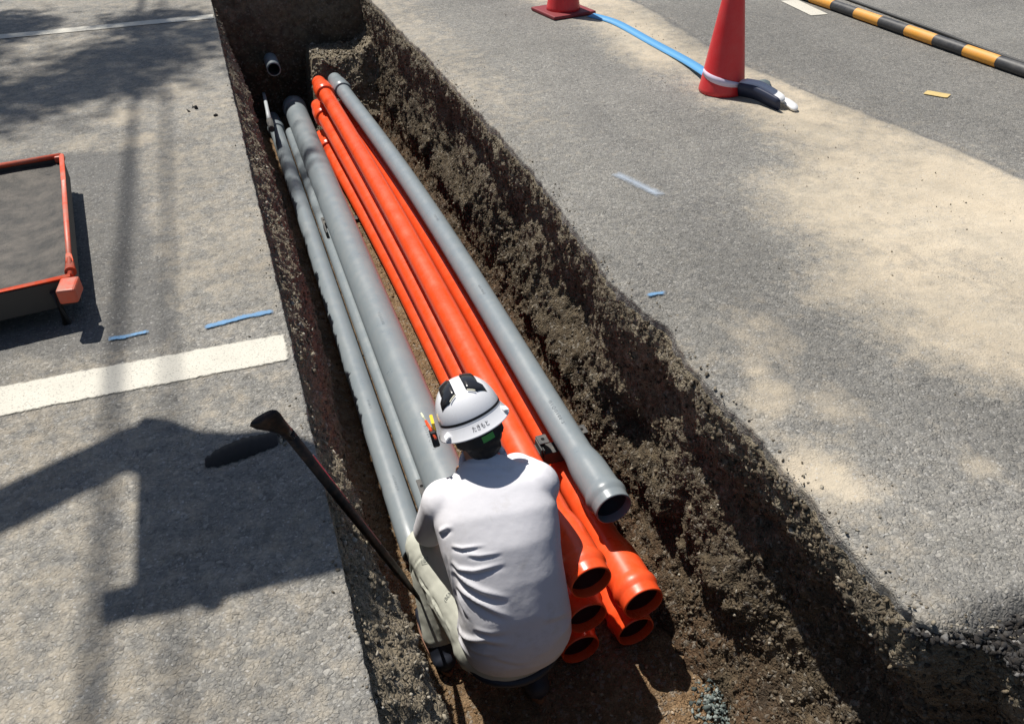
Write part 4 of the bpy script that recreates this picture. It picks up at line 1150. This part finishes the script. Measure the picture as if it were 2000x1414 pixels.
# ---- boots
bootm = mat('navy_boot', (.018, .022, .035), .6); solem = mat('brown_sole', (.16, .07, .035), .7)
for he, to, an in ((J['heL'], J['toL'], J['anL']), (J['heR'], J['toR'], J['anR'])):
    d = (to - he).normalized(); 
    me, v = remesh(primitives_mesh([(he + Vector((0, 0, .012)), .044, he.lerp(to, .45) + Vector((0, 0, .012)), .043), (he.lerp(to, .4) + Vector((0, 0, .006)), .044, to, .038), (an + Vector((0, 0, .02)), .050, he + Vector((0, .02, .02)), .045)], []), .006, 5)
    bt = finish('boot', me, v, bootm, worker)
    s = Vector((1, 0, 0)); up = s.cross(d).normalized()
    if up.z < 0: up = -up
    bm = bmesh.new(); ring0 = []; ring1 = []
    for k in range(28):
        a = 2 * math.pi * k / 28; t = math.cos(a)
        p = he.lerp(to, .5) + d * t * ((to - he).length / 2 + .048) + s * .045 * math.sin(a) * (1 - .12 * t * -1) 
        ring0.append(bm.verts.new(p - up * .030)); ring1.append(bm.verts.new(p - up * .012))
    for k in range(28): bm.faces.new((ring0[k], ring0[(k + 1) % 28], ring1[(k + 1) % 28], ring1[k]))
    bm.faces.new(ring0[::-1]); bm.faces.new(ring1); bmesh.ops.recalc_face_normals(bm, faces=bm.faces)
    so_ = bmobj('sole', bm, solem, bt); so_.location = Vector(so_.location) - Vector(worker.location) - bt.location

# ---- print on the thigh
from mathutils.bvhtree import BVHTree
bm = bmesh.new(); bm.from_mesh(tr.data); bmesh.ops.translate(bm, vec=Vector(worker.location) + tr.location, verts=bm.verts); TB = BVHTree.FromBMesh(bm); bm.free()
def on_cloth(name, body, c, xd, size, m, up=(-.4, .3, .85)):
    c = Vector(c); xd = Vector(xd).normalized(); nz_ = TB.find_nearest(c)[1]; yd = nz_.cross(xd).normalized()
    def bend(co):
        h = TB.find_nearest(c + xd * co.x + yd * co.y); return h[0] + h[1] * .0012
    o = text(name, body, m, size, None, None, bend); o.parent = tr; o.location = -(Vector(worker.location) + tr.location); return o
trink = mat('trouser_print', (.16, .17, .16), .8)
on_cloth('print_lettering', '(BER', (.340, 1.7334, -.668), (.0428, .0174, .0303), .017, trink)
on_cloth('print_stamp', '◈', (.3023, 1.8787, -.6325), (.0428, .0174, .0303), .034, mat('faint_print', (.31, .325, .285), .8))

# ---- hard hat
hatm = mat('white_shell', (.80, .80, .82), .22, coat=.4); b = NB(hatm)
b.out(b.mix(b.rf(b.noise(9, 5), .45, .7, 0, .25), (.86, .86, .88), (.78, .78, .80)), b.rf(b.noise(25, 4), .3, .7, .18, .35))
HC = J['head'] + HR @ Vector((0, -.004, .030))       # centre of the rim ellipse
def hat(x, y, z): return HC + HR @ Vector((x, y, z))
def shell(u, el, extra=0.):
    """point on the hat shell: u = azimuth (0 = right, 90 = front), el = 0 rim .. 90 crown"""
    ca, sa = math.cos(u), math.sin(u); a = .1045 + extra; bb = (.130 if sa > 0 else .121) + extra; h = .122 + extra
    e = max(0., math.cos(el)) ** .86; z = max(0., math.sin(el)) ** 1.02
    return (a * ca * e, bb * sa * e, h * z)
hatroot = None
nu, ne = 72, 26
V = []
for i in range(nu):
    for j in range(ne + 1):
        V.append(hat(*shell(2 * math.pi * i / nu, math.pi / 2 * j / ne)))
F = [((i * (ne + 1) + j), ((i + 1) % nu) * (ne + 1) + j, ((i + 1) % nu) * (ne + 1) + j + 1, i * (ne + 1) + j + 1) for i in range(nu) for j in range(ne)]
hatroot = npmesh('hard_hat', [tuple(p) for p in V], F, hatm, worker); place(hatroot, worker)
def on_hat(o):
    o.location = Vector(o.location) - Vector(worker.location) - hatroot.location; return o
# brim: skirt flaring out, deeper at the back, with a rolled edge
V = []; prof = [(0, .0, .001), (.002, -.006, 0), (.008, -.018, 0), (.015, -.030, 0), (.0195, -.037, 0), (.0215, -.0395, 0), (.0195, -.041, 0), (.014, -.033, 0), (.002, -.012, 0), (-.004, 0, 0)]
for i in range(nu):
    u = 2 * math.pi * i / nu; sa = math.sin(u)
    k = .80 + .10 * max(0, -sa) + .75 * max(0, sa) ** 3; dz = 1.0 + .10 * max(0, -sa) - .35 * max(0, sa)
    for o_, z_, e_ in prof:
        x, y, z = shell(u, 0, o_ * k)
        V.append(hat(x, y, z_ * dz))
n_ = len(prof)
F = [(i * n_ + j, i * n_ + j + 1, ((i + 1) % nu) * n_ + j + 1, ((i + 1) % nu) * n_ + j) for i in range(nu) for j in range(n_ - 1)]
on_hat(npmesh('brim', [tuple(p) for p in V], F, hatm, hatroot))
blackg = mat('smoked_vent', (.018, .018, .02), .22, coat=.3); black_t = mat('black_tape', (.012, .012, .014), .45)
# black band round the shell just above the brim (back and right side)
V = []; us = [math.pi * (1.10 + .93 * k / 60) for k in range(61)]
for u in us:
    for el in (.030, .052, .075, .098): V.append(hat(*shell(u, el, .0012)))
F = [(i * 4 + j, (i + 1) * 4 + j, (i + 1) * 4 + j + 1, i * 4 + j + 1) for i in range(60) for j in range(3)]
on_hat(npmesh('black_band', [tuple(p) for p in V], F, black_t, hatroot))
# two smoked vent covers flanking the crown
def surf(x, y, extra):
    """point on shell above local plan position"""
    bb = .130 if y > 0 else .121
    q = min(.999, (x / .1045) ** 2 + (y / bb) ** 2)
    e = math.sqrt(q); el = math.acos(min(1, e ** (1 / .86)))
    u = math.atan2(y / bb, x / .112)
    return shell(u, el, extra)
for s in (-1, 1):
    rows = [(-.083, .0185, .050), (-.080, .018, .052), (-.070, .0175, .068), (-.062, .017, .080), (-.052, .017, .078), (-.049, .017, .064), (-.035, .0165, .064), (-.01, .016, .062), (.015, .0165, .059), (.045, .018, .054), (.075, .020, .046)]
    V = []; F = []
    for y, x0, x1 in rows:
        for j in range(9):
            t = j / 8; e = .0055 if 0 < j < 8 and y not in (-.083, .075) else -.001
            V.append(hat(*surf(s * (x0 + (x1 - x0) * t), y, e)))
    F = [(i * 9 + j, i * 9 + j + 1, (i + 1) * 9 + j + 1, (i + 1) * 9 + j) for i in range(len(rows) - 1) for j in range(8)]
    if s < 0: F = [f[::-1] for f in F]
    F = [f[::-1] for f in F]
    on_hat(npmesh('vent_cover', [tuple(p) for p in V], F, blackg, hatroot))
    # pale slot at the lower lip of each vent
    V = [hat(*surf(s * x, y, .0062)) for y in (-.0845, -.0815) for x in (.021, .028, .036, .043)]
    on_hat(npmesh('vent_lip', [tuple(p) for p in V], [(j, j + 1, j + 5, j + 4) if s < 0 else (j + 4, j + 5, j + 1, j) for j in range(3)], mat('pale_lip', (.6, .58, .45), .5), hatroot))
# square lugs on the brim
for u in (math.pi * 1.20, math.pi * 1.86):
    x, y, z = shell(u, 0, .0135)
    c = hat(x, y, -.020); n3 = (HR @ Vector((math.cos(u), math.sin(u), 1.1))).normalized()
    q = n3.to_track_quat('Z', 'Y').to_matrix()
    bm = bmesh.new(); bmesh.ops.create_cube(bm, size=1); bmesh.ops.scale(bm, vec=(.026, .020, .006), verts=bm.verts); bmesh.ops.bevel(bm, geom=bm.edges[:], offset=.0018, segments=2, affect='EDGES')
    bmesh.ops.transform(bm, matrix=q.to_4x4(), verts=bm.verts); bmesh.ops.translate(bm, vec=c, verts=bm.verts)
    on_hat(bmobj('brim_lug', bm, hatm, hatroot))
# lettering
def hat_text(body, size, u0, zc, m, spacing=1.0):
    def bend(co):
        u = u0 + co.x * spacing / .140; t = (zc + co.y)
        k = .80 + .10 * max(0, -math.sin(u))
        f = np.interp(-t / (1.0 + .10 * max(0, -math.sin(u))), [0, .006, .018, .030, .037], [0, .002, .008, .015, .0195]) * k
        x, y, z = shell(u, 0, f + .0013)
        return hat(x, y, t)
    on_hat(text('lettering', body, m, size, None, hatroot, bend))
hat_text('たきもと', .0185, math.pi * 1.535, -.021, MAT['ink_black'])
V = []
def hat_text_up(body, size, u0, z0, m):
    def bend(co):
        u = u0 + co.x / .125; el = math.asin(min(.99, (z0 + co.y) / .122)); return hat(*shell(u, el, .0012))
    on_hat(text('lettering', body, m, size, None, hatroot, bend))
hat_text_up('口松', .0165, math.pi * 1.085, .014, MAT['ink_black'])
# headband, chin strap and green label under the brim
def hband(name, u0, u1, z0, z1, ra, m, dz=0):
    V = []; N = 30
    for k in range(N + 1):
        u = u0 + (u1 - u0) * k / N
        for z in (z0, z1): V.append(hat(ra * .078 * math.cos(u), -.010 + ra * .092 * math.sin(u), z + dz * math.cos(u)))
    F = [(2 * k, 2 * k + 2, 2 * k + 3, 2 * k + 1) for k in range(N)]
    return on_hat(npmesh(name, [tuple(p) for p in V], F, m, hatroot))
hband('headband', math.pi * 1.02, math.pi * 1.98, -.085, -.040, 1.06, mat('headband_black', (.014, .014, .015), .6))
hband('green_label', math.pi * 1.50, math.pi * 1.66, -.080, -.060, 1.085, mat('green_label', (.09, .42, .08), .5))
strapm = mat('grey_strap', (.07, .07, .075), .6)
for s in (-1, 1):
    ribbon_pts = smooth_pts([hat(.080 * s, .02, -.02), hat(.076 * s, .0, -.075), hat(.060 * s, .02, -.125), hat(.02 * s, .055, -.150)], 6)
    o = ribbon('chin_strap', ribbon_pts, [tuple(HR @ Vector((0, 1, .2)))] * len(ribbon_pts), .018, strapm, hatroot, .0015); o.location = -(Vector(worker.location) + hatroot.location) 
    ribbon_pts = smooth_pts([hat(.080 * s, -.045, -.035), hat(.077 * s, -.028, -.070), hat(.074 * s, -.005, -.100)], 6)
    o = ribbon('chin_strap', ribbon_pts, [tuple(HR @ Vector((0, 1, .4)))] * len(ribbon_pts), .016, strapm, hatroot, .0015); o.location = -(Vector(worker.location) + hatroot.location)
# markers clipped to the left side in a black holder
holder = box('pen_holder', (0, 0, 0), (.022, .050, .052), mat('holder_black', (.014, .013, .014), .5), hatroot, (HR @ Matrix.Rotation(R_(8), 3, 'Y')), .005)
holder.location = hat(-.134, -.022, -.022) - Vector(worker.location) - hatroot.location
def marker(name, a, c, r, m):
    o = tube(name, [hat(*a), hat(*c)], r, m, hatroot, 12); on_hat(o)
marker('marker_pen', (-.130, -.062, -.015), (-.138, .020, .030), .0042, mat('red_pen', (.62, .07, .02), .4))
marker('marker_tip', (-.138, .020, .030), (-.142, .058, .050), .0032, mat('pale_pen', (.60, .62, .45), .4))
marker('marker_pen', (-.124, -.020, -.005), (-.116, .018, .040), .0052, mat('yellow_pen', (.78, .50, .03), .4))
marker('marker_pen', (-.131, -.005, -.005), (-.138, .015, .022), .0055, mat('amber_pen', (.62, .24, .02), .4))

# ================================================================= THINGS THAT CAST THE SHADE (outside the picture)
# unseen digger added left of the lane, its bucket placed to shadow the pavement
exm = plastic_mat('excavator_yellow', (.62, .36, .03), (.3, .25, .2), .4, .4); exb = mat('excavator_dark', (.03, .03, .03), .6); glass = mat('cab_glass', (.03, .04, .045), .08)
KX = Vector((-.20, .576, 1.2))
ex = empty('shadow_excavator', (-4.6, 3.4, 0)); tag(ex, 'small yellow digger added out of view, its arm and bucket placed to cast the pavement shadow', 'shadow_excavator')
def exbox(n, c, s, m, rot=None, bv=.02): return place(box(n, c, s, m, ex, rot, bv), ex)
for yy in (2.85, 4.15):
    bm = bmesh.new(); prof = [(math.cos(a) * .30, math.sin(a) * .30) for a in [math.pi * (.5 + k / 10) for k in range(11)]]
    pl = [(-5.3 + x, .31 + z) for x, z in prof] + [(-3.9 - x, .31 - z) for x, z in prof]
    r0 = [bm.verts.new((x, yy - .18, z)) for x, z in pl]; r1 = [bm.verts.new((x, yy + .18, z)) for x, z in pl]
    n = len(pl)
    for k in range(n): bm.faces.new((r0[k], r0[(k + 1) % n], r1[(k + 1) % n], r1[k]))
    bm.faces.new(r0[::-1]); bm.faces.new(r1); bmesh.ops.recalc_face_normals(bm, faces=bm.faces)
    place(bmobj('track', bm, exb, ex), ex)
exbox('turntable', (-4.6, 3.5, .62), (1.5, 1.5, .16), exb)
exbox('engine_cover', (-5.1, 3.5, 1.1), (1.1, 1.6, .8), exm, None, .08)
exbox('cab', (-4.4, 4.0, 1.5), (.95, .85, 1.6), exm, None, .06)
exbox('cab_window', (-3.91, 4.0, 1.75), (.02, .7, .9), glass, None, .004)
def beam(n, a, c, w0, w1, th, m):
    a = Vector(a); c = Vector(c); d = (c - a).normalized(); s = Vector((0, 1, 0)); u = s.cross(d).normalized()
    s = d.cross(u)
    bm = bmesh.new(); q = []
    for p, wdt in ((a, w0), (c, w1)):
        q.append([bm.verts.new(p + u * i * wdt / 2 + s * j * th / 2) for i, j in ((-1, -1), (1, -1), (1, 1), (-1, 1))])
    for k in range(4): bm.faces.new((q[0][k], q[0][(k + 1) % 4], q[1][(k + 1) % 4], q[1][k]))
    bm.faces.new(q[0][::-1]); bm.faces.new(q[1]); bmesh.ops.recalc_face_normals(bm, faces=bm.faces)
    bmesh.ops.bevel(bm, geom=bm.edges[:], offset=.01, segments=1, affect='EDGES')
    place(bmobj(n, bm, m, ex), ex)
beam('boom', (-4.0, 3.576, .95), Vector((-2.6, 3.0, 2.55)) + KX, .30, .26, .16, exm)
beam('boom', Vector((-2.62, 3.0, 2.50)) + KX, Vector((-1.85, 3.0, 2.72)) + KX, .26, .20, .16, exm)
beam('stick', Vector((-1.98, 3.0, 2.74)) + KX, Vector((-.90, 2.97, 1.86)) + KX, .14, .13, .13, exm)
beam('ram', Vector((-2.5, 3.0, 2.82)) + KX, Vector((-1.6, 3.0, 2.72)) + KX, .07, .07, .07, exb)
# bucket: curved shell between two cheeks
bm = bmesh.new(); bc = Vector((-.625, 2.47, 1.60)) + KX; prof = []
prof.append((-.262, .12))
for k in range(11):
    a = R_(180 + k * 18); prof.append(((.215 if k > 5 else .245) * math.cos(a), .20 * math.sin(a)))
prof.append((.245, .11))
r0 = [bm.verts.new(bc + Vector((x, -.235 - .03 * (x > 0), z))) for x, z in prof]; r1 = [bm.verts.new(bc + Vector((x, .22, z))) for x, z in prof]
for k in range(len(prof) - 1): bm.faces.new((r0[k], r0[k + 1], r1[k + 1], r1[k]))
bm.faces.new(r0[::-1]); bm.faces.new(r1)
bmesh.ops.solidify(bm, geom=bm.faces[:], thickness=.018); bmesh.ops.recalc_face_normals(bm, faces=bm.faces)
bk = place(bmobj('bucket', bm, exb, ex), ex)
for k in range(1):
    t = place(box('tooth', bc + Vector((-.275, -.205, .05)), (.10, .07, .10), exb, ex, None, .006), ex)
beam('linkage', Vector((-.93, 3.02, 2.0)) + KX, Vector((-.72, 2.95, 2.05)) + KX, .06, .06, .10, exb)
beam('linkage', Vector((-.94, 3.0, 1.90)) + KX, Vector((-.62, 2.62, 1.72)) + KX, .12, .20, .20, exm)

me, v = remesh(primitives_mesh([], [(bc + Vector(c_), r_, None) for c_, r_ in (((-.03, -.03, .05), (.20, .20, .10)), ((.08, .1, .07), (.15, .14, .11)), ((-.10, -.17, .09), (.05, .10, .07)), ((-.12, .13, .06), (.11, .12, .10)))]), .016, 2)
o = bpy.data.objects.new('shadow_soil_heap', me); v = v + vnormals(me) * (.05 * fbm(v, 9, 4, 120))[:, None]
me.vertices.foreach_set('co', v.astype(np.float32).ravel()); me.materials.clear(); me.materials.append(MAT['wall']); link(o); tag(o, 'brown soil added in the unseen bucket to roughen its shadow outline', 'soil')  # heap added to make the edge of the bucket shadow ragged

# unseen trees added beyond the far end, their crowns placed to cast dappled shade
def shadow_tree(x, y, h, cr, label, nleaf, seed):
    rg = np.random.default_rng(seed)
    root = empty('shadow_tree', (x, y, 0)); tag(root, label, 'shadow_tree', 'unseen trees added for their shade')
    bark = mat('bark', (.10, .075, .05), .9); leafm = mat('leaf', (.055, .11, .03), .55)
    place(tube('trunk', [(x, y, 0), (x + .05, y, h * .35), (x - .04, y + .05, h * .7), (x, y, h)], [.16, .12, .09, .04], bark, root, 12), root)
    for k in range(6):
        a = k * 1.05; place(tube('limb', [(x, y, h * .55 + .1 * k), (x + .6 * cr * math.cos(a), y + .6 * cr * math.sin(a), h * .8 + .12 * k)], [.05, .02], bark, root, 8), root)
    cl = rg.normal(0, 1, (26, 3)); cl /= np.linalg.norm(cl, axis=1, keepdims=True); cl *= (rg.random((26, 1)) ** .4) * cr * np.array([1, 1, .7]); 
    c = cl[rg.integers(0, 26, nleaf)] + rg.normal(0, .20 * cr / 1.5, (nleaf, 3)) + np.array([x, y, h + .2])
    d1 = rg.normal(0, 1, (nleaf, 3)); d1 /= np.linalg.norm(d1, axis=1, keepdims=True); d2 = np.cross(d1, rg.normal(0, 1, (nleaf, 3))); d2 /= np.linalg.norm(d2, axis=1, keepdims=True)
    s = rg.uniform(.04, .075, (nleaf, 1))
    V = np.stack([c - d1 * s, c + d2 * s * .5, c + d1 * s, c - d2 * s * .5], 1).reshape(-1, 3)
    place(npmesh('crown', V, np.arange(nleaf * 4).reshape(-1, 4), leafm, root, smooth=False), root)
shadow_tree(-3.85, 11.3, 9.6, 1.7, 'tall leafy crown on a trunk, added out of view to shade the far end', 15000, 3)
shadow_tree(-6.4, 10.2, 9.0, 1.9, 'second tall leafy crown on a trunk, added out of view left of the first', 12000, 4)
# overhead cables running along the lane, their soft shadows fall on the left pavement
cabm = mat('cable_sheath', (.03, .03, .03), .6); polem = mat('pole_concrete', (.32, .31, .29), .8)
for xg, hh, rr in ((-.545, 8.2, .021), (-.370, 8.9, .013)):
    cx = xg - .215 * hh
    o = tube('overhead_cable', [(cx, -22 + 2 * k, hh + .0009 * (k * 2 - 25) ** 2 - .02) for k in range(27)], rr, cabm, None, 10)
    tag(o, 'overhead cable bundle strung above the left lane, %s of the two' % ('the lower' if hh < 8.5 else 'the higher'), 'cable', 'overhead cables along the lane')
for y in (-22, 30):
    o = lathe('utility_pole', [(0, .18), (10.2, .12)], (-2.6, y, 0), (-2.6, y, 1), polem, None, 20, True); tag(o, 'concrete utility pole %s the trench carrying the overhead cables' % ('behind' if y < 0 else 'far beyond'), 'utility pole')
